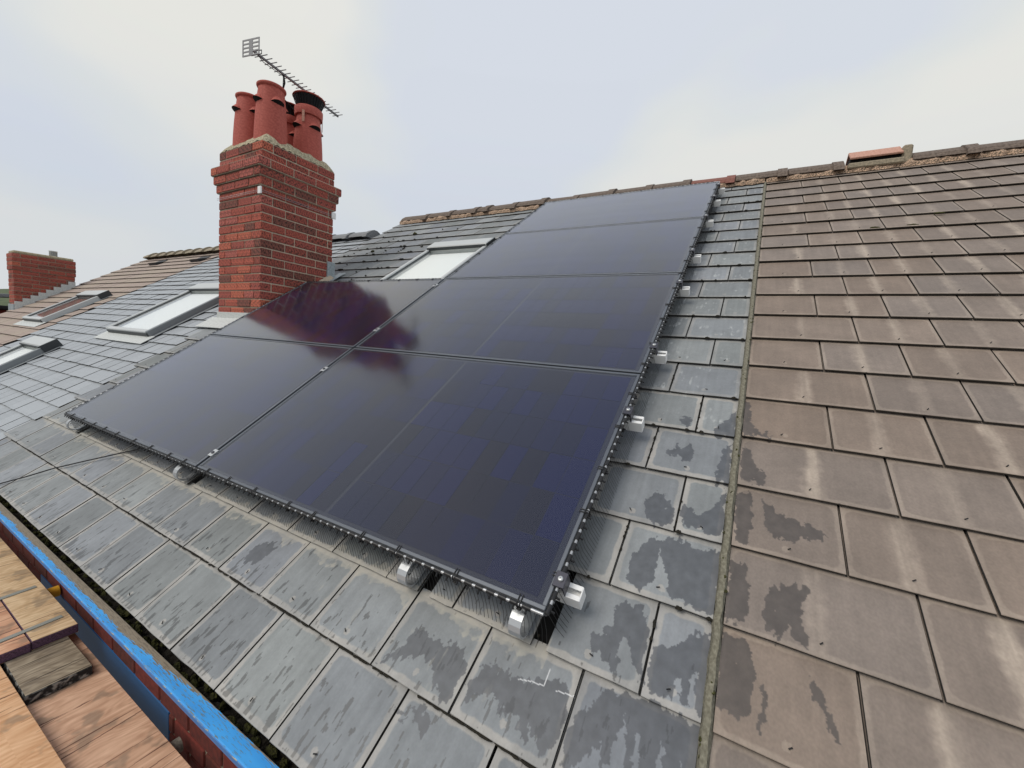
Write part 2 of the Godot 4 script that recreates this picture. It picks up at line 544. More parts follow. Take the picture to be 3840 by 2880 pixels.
# lumpy mortar along the foot of the ridge tiles
func bedding_mesh(u0: float, u1: float, v: float, amp: float) -> ArrayMesh:
	var b := MB.new()
	var n := int((u1 - u0) / 0.03)
	var prev := []
	for i in n + 1:
		var u := lerpf(u0, u1, float(i) / n)
		var w := v - rng.randf_range(0.0, amp)
		var h := SL + rng.randf_range(0.02, 0.035)
		var row := [rp(u, w - 0.004, SL + 0.004), rp(u, w + 0.012, h), rp(u, w + 0.05, h + 0.012), rp(u, w + 0.1, h + 0.02)]
		if i > 0:
			for k in 3:
				b.quad(prev[k], row[k], row[k + 1], prev[k + 1])
		prev = row
	return b.mesh()


# ---------------------------------------------------------------- the scene
func _ready() -> void:
	rng.seed = 20240611
	RB = Basis(Vector3(1, 0, 0), Vector3(0, cos(PITCH), sin(PITCH)), Vector3(0, -sin(PITCH), cos(PITCH)))
	UP_S = -RB.z
	OUT_N = RB.y
	set_camera_and_light()
	NA = noise_bytes(11, 0.03, 4)
	NB = noise_bytes(12, 0.012, 4)
	NC = noise_bytes(13, 0.045, 3)
	make_materials()
	print("materials ", Time.get_ticks_msec())
	build_ground()
	build_our_house()
	print("our house ", Time.get_ticks_msec())
	build_right_house()
	build_left_houses()
	print("houses ", Time.get_ticks_msec())
	build_main_chimney()
	build_far_chimney()
	build_gutter_and_wall()
	build_panels()
	print("panels ", Time.get_ticks_msec())
	build_mounting()
	build_bird_guards()
	build_roof_windows()
	build_aerial()
	build_scaffold()
	build_small_things()
	print("done ", Time.get_ticks_msec())

func set_camera_and_light() -> void:
	var cam := Camera3D.new()
	cam.name = "camera"
	add_child(cam)
	cam.transform = Transform3D(Basis(Vector3(0.86853839, 0.07048773, -0.49058388), Vector3(-0.105607, 0.99342372, -0.04423209), Vector3(0.48423985, 0.09022636, 0.87027063)), Vector3(2.089485, 0.636138, 0.8822565))
	cam.fov = 86.68
	cam.near = 0.05
	cam.far = 4000.0
	cam.current = true
	var env := Environment.new()
	env.background_mode = Environment.BG_SKY
	env.tonemap_mode = Environment.TONE_MAPPER_LINEAR
	env.tonemap_exposure = 1.0
	env.sdfgi_enabled = true
	env.ssao_enabled = true
	env.ssil_enabled = true
	env.background_energy_multiplier = 1.0
	var sky := Sky.new()
	var pm := PanoramaSkyMaterial.new()
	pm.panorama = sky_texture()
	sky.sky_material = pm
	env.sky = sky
	var we := WorldEnvironment.new()
	we.name = "world_environment"
	we.environment = env
	add_child(we)
	var sun := DirectionalLight3D.new()
	sun.name = "sun"
	add_child(sun)
	sun.look_at_from_position(Vector3(-2.5, 6, 4.5), Vector3.ZERO)
	sun.light_energy = 0.5
	sun.light_angular_distance = 30.0
	sun.light_color = Color(1.0, 0.97, 0.93)
	sun.shadow_enabled = true

func sky_texture() -> ImageTexture:
	# broken overcast: soft grey-white cloud with thinner bluish veils
	var w := 1024
	var h := 512
	var f := FastNoiseLite.new()
	f.seed = 5
	f.frequency = 0.9
	f.fractal_octaves = 3
	f.fractal_gain = 0.45
	var g := FastNoiseLite.new()
	g.seed = 9
	g.frequency = 2.4
	g.fractal_octaves = 3
	var data := PackedByteArray()
	data.resize(w * h * 3)
	var white := Vector3(230, 230, 225)
	var mid := Vector3(220, 224, 225)
	var blue := Vector3(213, 219, 229)
	for y in h:
		var el := PI * (0.5 - (y + 0.5) / h)
		for x in w:
			var az := TAU * (x + 0.5) / w
			var d := Vector3(cos(el) * cos(az), sin(el), cos(el) * sin(az))
			var q := Vector3(d.x, d.y * 2.4, d.z)
			var n := f.get_noise_3dv(q + Vector3(3.1, 0, 0)) * 0.5 + 0.5
			var m := g.get_noise_3dv(q) * 0.5 + 0.5
			var t := smoothstep(0.36, 0.64, n * 0.85 + m * 0.15)
			var c := blue.lerp(mid, smoothstep(0.0, 0.5, t)).lerp(white, smoothstep(0.45, 1.0, t))
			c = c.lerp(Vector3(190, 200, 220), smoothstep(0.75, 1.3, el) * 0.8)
			c = c.lerp(c * 0.62 + Vector3(72, 76, 82), 1.0 - smoothstep(0.05, 0.55, el))
			if el < 0.0:
				c = mid
			var i := (y * w + x) * 3
			data[i] = int(c.x); data[i + 1] = int(c.y); data[i + 2] = int(c.z)
	return ImageTexture.create_from_image(Image.create_from_data(w, h, false, Image.FORMAT_RGB8, data))

func make_materials() -> void:
	M.slate_edge = grainy("weathered_shadow_edge", 20, c8(44, 42, 39), c8(84, 80, 74), 12.0, 0.95, 0.04)  # dirty edges, coloured dark to draw the shadow line between courses too
	M.boarding = mat("dark_roof_felt", c8(38, 36, 35), 0.95)
	M.mortar_pale = grainy("pale_mortar", 21, c8(164, 148, 128), c8(212, 196, 174), 9.0, 0.95, 0.03, 0.2)
	M.mortar_grey = grainy("grey_mortar", 22, c8(118, 108, 92), c8(160, 148, 128), 9.0, 0.95, 0.03, 0.2)
	M.flaunch = grainy("weathered_flaunching", 23, c8(112, 106, 86), c8(222, 208, 176), 6.0, 0.95, 0.025, 0.6)
	M.ridge_mortar = grainy("ridge_mortar", 24, c8(112, 100, 84), c8(206, 174, 148), 9.0, 0.95, 0.03, 0.4, 0.45)
	M.ridge_clay = grainy("weathered_ridge_clay", 25, c8(82, 70, 62), c8(132, 118, 106), 5.0, 0.9, 0.03, 0.25)
	M.ridge_red = grainy("red_ridge_clay", 26, c8(110, 70, 60), c8(150, 100, 88), 5.0, 0.85, 0.03, 0.2)
	M.ridge_pink = grainy("pink_clay", 27, c8(176, 128, 108), c8(206, 164, 146), 6.0, 0.85, 0.03, 0.2)
	M.ridge_tan = grainy("tan_clay", 28, c8(120, 112, 96), c8(176, 162, 138), 6.0, 0.85, 0.03, 0.2)
	M.ridge_dark = grainy("dark_ridge_tile", 29, c8(96, 98, 100), c8(150, 152, 154), 5.0, 0.7, 0.03)
	M.cement = grainy("mossy_cement", 30, c8(92, 88, 74), c8(142, 138, 122), 11.0, 0.95, 0.03, 0.5)
	M.moss = grainy("moss", 31, c8(34, 32, 18), c8(92, 94, 38), 14.0, 1.0, 0.04, 1.0)
	M.moss_dark = grainy("dark_moss", 32, c8(24, 22, 18), c8(52, 48, 36), 16.0, 1.0, 0.04, 1.0)
	M.soil = grainy("gutter_silt", 33, c8(24, 22, 18), c8(66, 60, 48), 18.0, 1.0, 0.05, 1.5)
	M.bricks = []
	var tones := [[c8(166, 78, 60), c8(202, 100, 80)], [c8(150, 68, 54), c8(186, 90, 74)], [c8(138, 66, 56), c8(174, 86, 74)], [c8(178, 86, 62), c8(212, 112, 86)], [c8(86, 58, 50), c8(136, 80, 68)], [c8(108, 62, 54), c8(166, 82, 68)], [c8(160, 80, 70), c8(196, 106, 94)]]
	for i in tones.size():
		M.bricks.append(grainy("brick_tone_%d" % i, 40 + i, tones[i][0].lerp(c8(48, 36, 33), 0.6), tones[i][1].lerp(c8(160, 104, 90), 0.2), 9.0, 0.94, 0.024, 0.35, 0.42, true, Vector3(1.7, 0.6, 1.7)))
	M.wall_bricks = []
	for i in 3:
		M.wall_bricks.append(grainy("house_brick_%d" % i, 50 + i, c8(72 + i * 8, 34, 28), c8(108 + i * 8, 48, 38), 7.0, 0.9, 0.02, 0.2))
	M.house_wall = grainy("house_brickwork_mortar", 54, c8(96, 86, 74), c8(140, 126, 108), 6.0, 0.95)
	M.pot = grainy("terracotta_pot", 60, c8(158, 72, 60), c8(190, 98, 84), 7.0, 0.75, 0.02, 0.05)
	M.soot_hollow = mat("soot_hollow_black", c8(18, 16, 16), 0.95)  # sooty flues; in other openings black is painted in for the shade inside
	M.black_metal = mat("black_metal", c8(30, 30, 32), 0.5, 0.4)
	M.lead = grainy("lead_sheet", 61, c8(128, 138, 142), c8(184, 192, 194), 7.0, 0.5, 0.02, 0.1)
	M.lead_pale = grainy("pale_lead", 62, c8(176, 180, 178), c8(214, 216, 212), 7.0, 0.55, 0.02)
	M.aluminium = mat("mill_aluminium", c8(196, 198, 198), 0.38, 0.75)
	M.hook_metal = mat("hook_metal", c8(188, 191, 193), 0.42, 0.5)
	M.white_block = mat("bright_aluminium", c8(236, 236, 234), 0.4, 0.0)
	M.clamp = mat("clamp_black", c8(72, 72, 80), 0.42, 0.5)
	M.frame = mat("panel_frame_black", c8(104, 108, 114), 0.36, 0.55)
	M.backsheet = mat("panel_backsheet", c8(26, 29, 46), 0.12)
	M.glass = mat("panel_glass", Color(0.5, 0.53, 0.62, 0.006), 0.13)
	M.glass.transparency = BaseMaterial3D.TRANSPARENCY_ALPHA
	M.glass.heightmap_enabled = true
	M.glass.heightmap_texture = wave_tex()
	M.glass.heightmap_scale = 0.05
	M.cable = mat("black_cable", c8(24, 24, 26), 0.5)
	M.plastic = mat("black_plastic", c8(22, 22, 24), 0.4)
	M.wire = mat("black_coated_wire", c8(34, 34, 36), 0.45)
	M.cord = mat("bright_wire", c8(176, 178, 180), 0.35, 0.6)
	M.window_frame = mat("grey_window_casing", c8(136, 141, 143), 0.45, 0.25)
	M.window_frame_dark = mat("dark_window_casing", c8(58, 62, 64), 0.5, 0.2)
	M.window_rim = mat("pale_window_casing", c8(190, 193, 192), 0.45, 0.1)
	M.window_glass = mat("window_glass", Color(0.85, 0.9, 0.9, 0.05), 0.04)
	M.window_glass.transparency = BaseMaterial3D.TRANSPARENCY_ALPHA
	M.blind = mat("white_blind", c8(232, 236, 232), 0.8)
	M.blind_dark = mat("dark_room", c8(120, 96, 88), 0.85)
	M.blue = mat("blue_panel", c8(28, 84, 136), 0.35)
	M.tube_steel = grainy("scaffold_steel", 63, c8(96, 92, 84), c8(142, 138, 128), 10.0, 0.6, 0.03)
	M.tube_yellow = mat("yellow_cap", c8(222, 166, 40), 0.55)
	M.purple = grainy("purple_end_paint", 64, c8(58, 44, 56), c8(122, 86, 112), 16.0, 0.85, 0.03)
	M.board_end = grainy("weathered_end_grain", 65, c8(34, 34, 34), c8(150, 150, 144), 5.0, 0.9, 0.02, 0.3, 0.58)
	M.strap = grainy("grey_strap", 66, c8(120, 122, 116), c8(178, 180, 172), 26.0, 0.8, 0.05, 0.3)
	M.vent = mat("black_vent", c8(26, 27, 30), 0.55)
	M.aerial = mat("aerial_alloy", c8(128, 128, 130), 0.45, 0.5)
	M.far_tile = grainy("far_brown_tile", 67, c8(138, 122, 112), c8(182, 166, 154), 9.0, 0.85, 0.02, 0.0, -1.0, true, Vector3(2.2, 0.3, 0.3))
	M.far_tile2 = grainy("far_tan_tile", 68, c8(148, 134, 120), c8(176, 162, 148), 9.0, 0.85, 0.02, 0.0, -1.0, true, Vector3(2.2, 0.3, 0.3))
	M.left_slate = []
	for i in 4:
		M.left_slate.append(grainy("left_slate_%d" % i, 70 + i, c8(140 + i * 3, 145 + i * 3, 149 + i * 3), c8(168 + i * 2, 173 + i * 2, 177 + i * 2), 8.0, 0.55, 0.03, 0.0, -1.0, true, Vector3(2.0, 0.5, 0.5)))
	M.grass = grainy("field", 80, c8(60, 74, 48), c8(96, 104, 70), 0.02, 1.0, 0.02)
	M.ground = grainy("yard", 81, c8(84, 82, 78), c8(120, 118, 112), 0.4, 1.0, 0.02)


func wave_tex() -> ImageTexture:
	# the slight bow of rolled glass: long low swells across the pane
	var w := 256
	var h := 160
	var f := FastNoiseLite.new()
	f.seed = 77
	f.frequency = 0.02
	f.fractal_octaves = 2
	var im := Image.create(w, h, false, Image.FORMAT_RGB8)
	for y in h:
		for x in w:
			var n := clampf(f.get_noise_2d(x * 0.25, y * 1.0) * 0.8 + 0.5, 0.0, 1.0)
			im.set_pixel(x, y, Color(n, n, n))
	return ImageTexture.create_from_image(im)

func build_ground() -> void:
	var b := MB.new()
	b.quad(Vector3(-2500, -7, 2500), Vector3(2500, -7, 2500), Vector3(2500, -7, -2500), Vector3(-2500, -7, -2500))
	var g := part(self, "ground", b.mesh(), M.ground)
	g.set_meta("kind", "structure")
	# the low hill that closes the view at the far left
	var h := MB.new()
	var prev := []
	for i in 41:
		var a := PI + lerpf(-0.9, 0.9, i / 40.0)
		var d := Vector3(cos(a), 0, -sin(a))
		var crest := 27.0 + 6.0 * sin(i * 0.55) + 3.0 * sin(i * 1.7)
		var row := [d * 500.0 + Vector3(0, -7, 0), d * 700.0 + Vector3(0, crest * 0.55, 0), d * 900.0 + Vector3(0, crest, 0), d * 1400.0 + Vector3(0, -7, 0)]
		if i > 0:
			for k in 3:
				h.quad(row[k], prev[k], prev[k + 1], row[k + 1])
		prev = row
	var hill := part(self, "hill", h.mesh(), M.grass)
	hill.set_meta("kind", "structure")


# ---------------------------------------------------------------- our house: grey slates
func course_v(j: int) -> float:
	return -0.49 if j == 0 else (-0.255 if j == 1 else -0.045 + 0.2225 * (j - 2))

func build_our_house() -> void:
	var o := thing("terraced_house", "brick house with the grey slate roof that carries the solar panels", "house", Vector3(0, -7, -3.7))
	var roof := house_body(o, -2.56, 2.108, RIDGE_V, M.house_wall, M.boarding)
	var to_roof := Transform3D(RB, -o.position)
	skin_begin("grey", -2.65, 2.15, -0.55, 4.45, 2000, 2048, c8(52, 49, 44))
	var k: Dictionary = SKIN.grey
	var c: PackedByteArray = k.c
	var r: PackedByteArray = k.r
	var hooks := [1.66, 1.272, -0.18, -1.689]
	var slates := []
	var j := 0
	while course_v(j) < 4.33:
		var v0 := course_v(j)
		var v1 := minf(course_v(j + 1), 4.42)
		var left := (-2.40 if j % 2 == 0 else -2.475) if v0 < 2.8 else -2.55
		var off := 1.968 if j % 2 == 0 else 1.835
		var cuts := [2.098]
		var x := off
		while x > left + 0.09:
			cuts.append(x)
			x -= 0.2655
		cuts.append(left)
		for i in cuts.size() - 1:
			var u1: float = cuts[i] - 0.003
			var u0: float = cuts[i + 1] + 0.003
			if v0 > 0.32 and u1 < 1.42 and ((u0 > -1.4 and v1 < 1.75) or (u0 > 0.36 and v1 < 3.75)):
				continue
			if u0 > -2.5 and u1 < -1.84 and v0 > 1.5 and v1 < 2.3:
				continue
			if u0 > -0.85 and u1 < -0.18 and v0 > 2.15 and v1 < 2.95:
				continue
			var pieces := [[u0, u1]]
			var short := false
			for hk: float in hooks:
				var g0 := hk + 0.03
				var g1 := hk + 0.075
				if j == 2 and g0 < u1 and g1 > u0:
					pieces = []
					if g0 - u0 > 0.02: pieces.append([u0, g0])
					if u1 - g1 > 0.02: pieces.append([g1, u1])
				if j == 1 and g0 < u1 and g1 > u0:
					short = true
			for p: Array in pieces:
				slates.append([p[0], p[1], v0, v1, short, u0, u1])
		j += 1
	for s: Array in slates:
		var tone := rng.randf_range(-0.045, 0.045)
		var blue := rng.randf_range(-0.012, 0.012)
		var base := Color(0.505 + tone, 0.52 + tone, 0.528 + tone + blue)
		var near: float = 1.0 if s[2] < 0.9 and s[0] > -1.6 else 0.55
		var dash := 0.0
		if s[2] < -0.2: dash = 0.75 if s[2] < -0.4 else 0.55
		elif s[2] < 0.1 and s[0] > 0.3: dash = 0.3
		skin_slate(c, r, k, s[5], s[6], s[2], s[3], base, Color(0.655, 0.64, 0.615), 0.72 * near, 0.017, 0.09, 0.0, Vector2((s[5] + s[6]) * 0.5, s[2] + 0.034), dash, 0.07)
	skin_wet(c, r, k, WET_GREY, Color(0.53, 0.55, 0.59))
	skin_bloom(c, k)
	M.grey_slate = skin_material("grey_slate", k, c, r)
	for s: Array in slates:
		var ex: float = 0.2225
		var ln: float = ex * (1.03 if s[4] else 2.05)
		if s[2] + ln > 4.43: ln = 4.43 - s[2]
		var m := slate_mesh(s[0], s[1], s[2], ln, SL + rng.randf_range(-0.0015, 0.0018), 0.06, 0.0075, k, 0.0015, M.grey_slate)
		part(roof, "slate", m, null, to_roof)
	print("grey slates ", slates.size())
	# copper disc rivets at the tail of each slate: too small to pick apart
	var rv := MB.new()
	for s: Array in slates:
		if s[2] > 1.4 or s[4]: continue
		var p := Vector3((s[0] + s[1]) * 0.5 + rng.randf_range(-0.01, 0.01), SL + 0.001, -(s[2] + 0.034))
		var a := rng.randf_range(0, TAU)
		rv.tube([p + Vector3(cos(a), 0, sin(a)) * -0.004, p + Vector3(cos(a), 0.6, sin(a)) * 0.005], 0.0016, 5)
	part(roof, "slate_rivets", rv.mesh(), M.black_metal, to_roof, "stuff")
	# ridge
	var ry := rp(0, RIDGE_V, SL).y + 0.035
	var rz := rp(0, RIDGE_V, SL).z
	var ends := [-2.47, -1.965, -1.534, -1.121, -0.936, -0.534, -0.134, 0.276, 0.69, 1.09, 1.46, 1.858, 2.122]
	for i in ends.size() - 1:
		var m := ridge_tile_mesh(ends[i + 1] - ends[i] - 0.006, i < ends.size() - 2)
		var t := Transform3D(Basis.from_euler(Vector3(0, rng.randf_range(-0.012, 0.012), rng.randf_range(-0.012, 0.012))), Vector3(ends[i], ry + rng.randf_range(-0.006, 0.006), rz) - o.position)
		part(roof, "ridge_tile", m, M.ridge_red if i == 10 else M.ridge_clay, t)
	part(roof, "ridge_bedding", bedding_mesh(-2.48, 2.1, 4.30, 0.035), M.ridge_mortar, at_(-o.position))
	# sloping cement fillet against the brown roof
	var cb := MB.new()
	var prev := []
	var n := 160
	for i in n + 1:
		var v := lerpf(-0.49, 4.36, float(i) / n)
		var a := rng.randf_range(-0.002, 0.002)
		var row := [Vector3(2.094 + a, SL - 0.008, -v), Vector3(2.0985 + a, SL + 0.008 + a, -v), Vector3(2.112 + a, SL + 0.009 - a, -v), Vector3(2.119 + rng.randf_range(-0.002, 0.002), SL - 0.008, -v)]
		if i > 0:
			for q in 3:
				cb.quad(prev[q], prev[q + 1], row[q + 1], row[q])
		prev = row
	part(roof, "cement_fillet", cb.mesh(), M.cement, to_roof)


# ---------------------------------------------------------------- the neighbour on the right: brown slates
func build_right_house() -> void:
	var o := thing("terraced_house", "neighbouring house with the brown slate roof right of the cement strip", "house", Vector3(4, -7, -3.7))
	var roof := house_body(o, 2.109, 6.5, RIDGE_V, M.house_wall, M.boarding)
	var to_roof := Transform3D(RB, -o.position)
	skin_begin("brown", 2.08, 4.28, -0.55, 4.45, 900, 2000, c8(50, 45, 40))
	var k: Dictionary = SKIN.brown
	var c: PackedByteArray = k.c
	var r: PackedByteArray = k.r
	var tiles := []
	for j in range(-3, 19):
		var v0 := 0.177 + 0.2267 * j
		var v1 := v0 + 0.2267
		if j == -3: v0 = -0.49
		if v0 > 4.34: break
		v1 = minf(v1, 4.42)
		var off := 2.51 if j % 2 == 0 else 2.378
		var cuts := [2.119]
		var x := off
		while x < 4.2:
			cuts.append(x)
			x += 0.2625
		for i in cuts.size() - 1:
			tiles.append([cuts[i] + (0.003 if i > 0 else 0.0), cuts[i + 1] - 0.003, v0, v1])
	for s: Array in tiles:
		var tone := rng.randf_range(-0.016, 0.016)
		var hue := rng.randf_range(-0.008, 0.008)
		var base := Color(0.505 + tone + hue, 0.455 + tone, 0.415 + tone - hue)
		var first: bool = s[0] < 2.2
		skin_slate(c, r, k, s[0], s[1], s[2], s[3], base, Color(0.70, 0.645, 0.585), 0.32, 0.012, 0.06, rng.randf_range(0.35, 0.95) if not first or s[1] - s[0] > 0.3 else 0.0, Vector2((s[0] + s[1]) * 0.5, s[2] + 0.03), 0.0, 0.12)
	skin_wet(c, r, k, WET_BROWN, Color(0.54, 0.50, 0.475))
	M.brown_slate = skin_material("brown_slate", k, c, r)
	var rv := MB.new()
	for s: Array in tiles:
		var ln: float = minf(0.2267 * 2.05, 4.43 - s[2])
		var m := slate_mesh(s[0], s[1], s[2], ln, SL + 0.001 + rng.randf_range(-0.001, 0.0015), 0.064, 0.008, k, 0.0008, M.brown_slate)
		part(roof, "slate", m, null, to_roof)
		if s[2] < 3.2:
			var p := Vector3((s[0] + s[1]) * 0.5 + rng.randf_range(-0.01, 0.01), SL + 0.002, -(s[2] + 0.03))
			var a := rng.randf_range(0.4, 1.2)
			rv.tube([p + Vector3(cos(a), 0, -sin(a)) * -0.004, p + Vector3(cos(a), 0.5, -sin(a)) * 0.004], 0.0015, 5)
	print("brown slates ", tiles.size())
	part(roof, "slate_rivets", rv.mesh(), M.black_metal, to_roof, "stuff")
	var ry := rp(0, RIDGE_V, SL).y + 0.035
	var rz := rp(0, RIDGE_V, SL).z
	var ends := [2.109, 2.276, 2.68, 3.114, 3.496, 3.91, 4.33, 4.75, 5.17, 5.6, 6.0, 6.4]
	for i in ends.size() - 1:
		if i == 2: continue
		var m := ridge_tile_mesh(ends[i + 1] - ends[i] - 0.006)
		var t := Transform3D(Basis.from_euler(Vector3(0, rng.randf_range(-0.01, 0.01), rng.randf_range(-0.01, 0.01))), Vector3(ends[i], ry + rng.randf_range(-0.005, 0.005), rz) - o.position)
		part(roof, "ridge_tile", m, M.ridge_clay, t)
	part(roof, "ridge_bedding", bedding_mesh(2.11, 4.6, 4.31, 0.035), M.ridge_mortar, at_(-o.position))
	# the plain far end of the slope, out of the frame
	part(roof, "slate_field", slate_mesh(4.2, 6.45, -0.49, 4.85, SL - 0.002, 0.0, 0.006, k, 0.001, M.far_tile), null, to_roof, "stuff")
	# raised terracotta vent tile let into the ridge
	var vt := thing("ridge_vent", "pink terracotta vent tile raised on the ridge of the brown roof", "roof vent", Vector3(2.70, ry - 0.09, rz))
	var hood := MB.new()
	for s: float in [-1.0, 1.0]:
		hood.box(Vector3(-0.17, -0.008, -0.085), Vector3(0.17, 0.008, 0.085), 0.003, Basis(Vector3(1, 0, 0), 0.62 * s), Vector3(0.18, 0.132, 0.068 * s))
	part(vt, "hood", hood.mesh(), M.ridge_pink)
	part(vt, "sill", box_mesh(Vector3(0.0, 0.0, -0.15), Vector3(0.36, 0.045, 0.15), 0.008), M.ridge_tan)
	part(vt, "opening", box_mesh(Vector3(0.015, 0.04, -0.1), Vector3(0.345, 0.11, 0.1)), M.soot_hollow)  # solid black box, the shade of the hollow put into its colour
	part(vt, "end_cap", box_mesh(Vector3(0.345, 0.0, -0.12), Vector3(0.41, 0.15, 0.12), 0.012), M.ridge_tan)


# ---------------------------------------------------------------- the neighbours on the left
func build_left_houses() -> void:
	var ridge_v := 3.86
	var o := thing("terraced_house", "neighbouring house with narrow bluish slates beyond the red chimney", "house", Vector3(-4.4, -7, -3.2))
	var roof := house_body(o, -6.33, -2.57, ridge_v, M.house_wall, M.boarding)
	var to_roof := Transform3D(RB, -o.position)
	var kd := {"u0": -7.0, "u1": -2.0, "v0": -1.0, "v1": 4.0}
	var all := []
	for j in range(-4, 26):
		var v0 := 0.063 + 0.1505 * j
		if v0 > ridge_v - 0.08: break
		var left := -6.32 + rng.randf_range(-0.03, 0.03)
		var right := -2.41 if v0 < 2.75 else -2.56
		var x := right
		var first := 0.19 * (0.55 if j % 2 == 0 else 1.05)
		while x > left + 0.08:
			var w := first if x == right else 0.19 + rng.randf_range(-0.012, 0.012)
			var u0 := maxf(x - w, left)
			var um := (u0 + x) * 0.5
			# left out where the chimney, the roof windows and our own slates cover it
			var hid := um > -4.1 and um < -3.25 and v0 > 1.15 and v0 < 1.9
			hid = hid or (um > -2.5 and um < -1.8 and v0 > 1.5 and v0 < 2.25)
			hid = hid or (um > -5.3 and um < -4.75 and v0 > -0.35 and v0 < 0.55)
			if not hid:
				all.append([u0 + 0.0045, x - 0.0045, v0])
			x = u0
	var cam := Vector3(2.089, 0.636, 0.882)
	var scored := []
	for s: Array in all:
		var q: Vector3 = rp((s[0] + s[1]) * 0.5, s[2])
		var d := cam - q
		scored.append([d.normalized().dot(OUT_N) / d.length_squared(), s])
	scored.sort_custom(func(a, b): return a[0] > b[0])
	var rest := MB.new()
	var rest_edges := MB.new()
	for i in scored.size():
		var s: Array = scored[i][1]
		var tilt := rng.randf_range(-0.002, 0.003)
		var m := slate_mesh(s[0], s[1], s[2], 0.31, SL - 0.002 + tilt, 0.085, 0.010, kd, 0.0015, M.left_slate[rng.randi() % 4])
		if i < 298:
			part(roof, "slate", m, null, to_roof)
		else:
			for q in 2:
				var a: Array = m.surface_get_arrays(q)
				var r: MB = [rest, rest_edges][q]
				r.v.append_array(a[Mesh.ARRAY_VERTEX]); r.n.append_array(a[Mesh.ARRAY_NORMAL]); r.t.append_array(a[Mesh.ARRAY_TEX_UV])
	if rest.v.size() > 0:
		var fm := rest.mesh()
		rest_edges.mesh(fm)
		fm.surface_set_material(0, M.left_slate[1])
		fm.surface_set_material(1, M.slate_edge)
		part(roof, "far_slates", fm, null, to_roof, "stuff")
	print("left slates ", all.size())
	var ry := rp(0, ridge_v, SL).y + 0.035
	var rz := rp(0, ridge_v, SL).z
	for i in 9:
		part(roof, "ridge_tile", ridge_tile_mesh(0.41), M.ridge_dark, at_(Vector3(-6.33 + i * 0.417, ry, rz) - o.position))
	# brown house beyond
	var p := thing("terraced_house", "house with streaked brown tiles and two black vents at far left", "house", Vector3(-8, -7, -3.2))
	var roof2 := house_body(p, -9.9, -6.335, ridge_v, M.house_wall, M.boarding)
	to_roof = Transform3D(RB, -p.position)
	var n := 0
	for j in range(-2, 23):
		var v0 := 0.05 + 0.1945 * j - 0.1
		if v0 < -0.5: v0 = -0.49
		if v0 > ridge_v - 0.1: break
		var x := -6.335 - (0.0 if j % 2 == 0 else 0.15)
		if j % 2 != 0:
			part(roof2, "tile", slate_mesh(x + 0.001, -6.336, v0, 0.3, SL + 0.004, 0.085, 0.012, kd, 0.0015, M.far_tile), null, to_roof)
		while x > -9.88:
			var u0 := maxf(x - 0.3, -9.9)
			var um := (u0 + x) * 0.5
			if not (um > -7.6 and um < -6.9 and v0 > 1.15 and v0 < 1.75):
				part(roof2, "tile", slate_mesh(u0 + 0.0012, x - 0.0012, v0, 0.3, SL + 0.004 + rng.randf_range(-0.001, 0.002), 0.085, 0.012, kd, 0.0015, M.far_tile if rng.randf() < 0.7 else M.far_tile2), null, to_roof)
				n += 1
			x = u0
	print("far tiles ", n)
	for i in 9:
		var m := ridge_tile_mesh(0.385)
		part(roof2, "ridge_tile", m, M.ridge_tan, at_(Vector3(-9.85 + i * 0.39, ry + 0.01, rz) - p.position, Basis(Vector3(0, 0, 1), 0.05)))
	for a: Array in [[-8.45, "black vent tile near the left end of the far brown ridge"], [-6.72, "black vent tile on the far brown roof beside the chimney"]]:
		var vt := thing("roof_vent", a[1], "roof vent", rp(a[0], 3.42, SL), RB, "black vents on the far brown roof")
		var b := MB.new()
		b.quad(Vector3(-0.16, 0.05, 0.09), Vector3(0.16, 0.05, 0.09), Vector3(0.16, 0.0, -0.1), Vector3(-0.16, 0.0, -0.1))
		b.quad(Vector3(-0.16, 0.0, 0.09), Vector3(0.16, 0.0, 0.09), Vector3(0.16, 0.05, 0.09), Vector3(-0.16, 0.05, 0.09))
		b.tri(Vector3(-0.16, 0, -0.1), Vector3(-0.16, 0, 0.09), Vector3(-0.16, 0.05, 0.09))
		b.tri(Vector3(0.16, 0, 0.09), Vector3(0.16, 0, -0.1), Vector3(0.16, 0.05, 0.09))
		part(vt, "hood", b.mesh(), M.vent)
		part(vt, "flange", box_mesh(Vector3(-0.18, 0.008, -0.13), Vector3(0.18, 0.014, 0.1), 0.002), M.vent)
	# a lower wing of the next house down the street
	var q := thing("brick_outhouse", "low brick wing with pale roof and black gutter at the far left edge", "house", Vector3(-14.5, -7, -0.5))
	part(q, "wall", box_mesh(Vector3(-1.8, 0, -1.9), Vector3(1.6, 7.68, 1.9)), M.wall_bricks[2])
	part(q, "roof", box_mesh(Vector3(-2.0, -0.04, -2.1), Vector3(1.7, 0.04, 2.1), 0.01), M.ridge_dark, Transform3D(Basis(Vector3(1, 0, 0), 0.1), Vector3(0, 7.88, 0.0)))
	part(q, "gutter", box_mesh(Vector3(1.6, 7.66, -2.1), Vector3(1.72, 7.76, 2.1), 0.02), M.black_metal)


# ---------------------------------------------------------------- chimneys
func brick_mesh(l: float, h: float, d: float) -> ArrayMesh:
	var key := "brick%.3f_%.3f_%.3f" % [l, h, d]
	if not mesh_cache.has(key):
		mesh_cache[key] = box_mesh(Vector3(-l / 2, -h / 2, -d / 2), Vector3(l / 2, h / 2, d / 2), 0.004)
	return mesh_cache[key]

# split a run into bricks: returns [start, end] pairs, joints of 10 mm
func bond(a: float, b: float, first: float) -> Array:
	var out := []
	var x := a
	var step := first
	while x < b - 0.02:
		var e := minf(x + step, b)
		if b - e < 0.055: e = b
		out.append([x + (0.005 if x > a else 0.0), e - (0.005 if e < b else 0.0)])
		x = e
		step = 0.2275
	return out

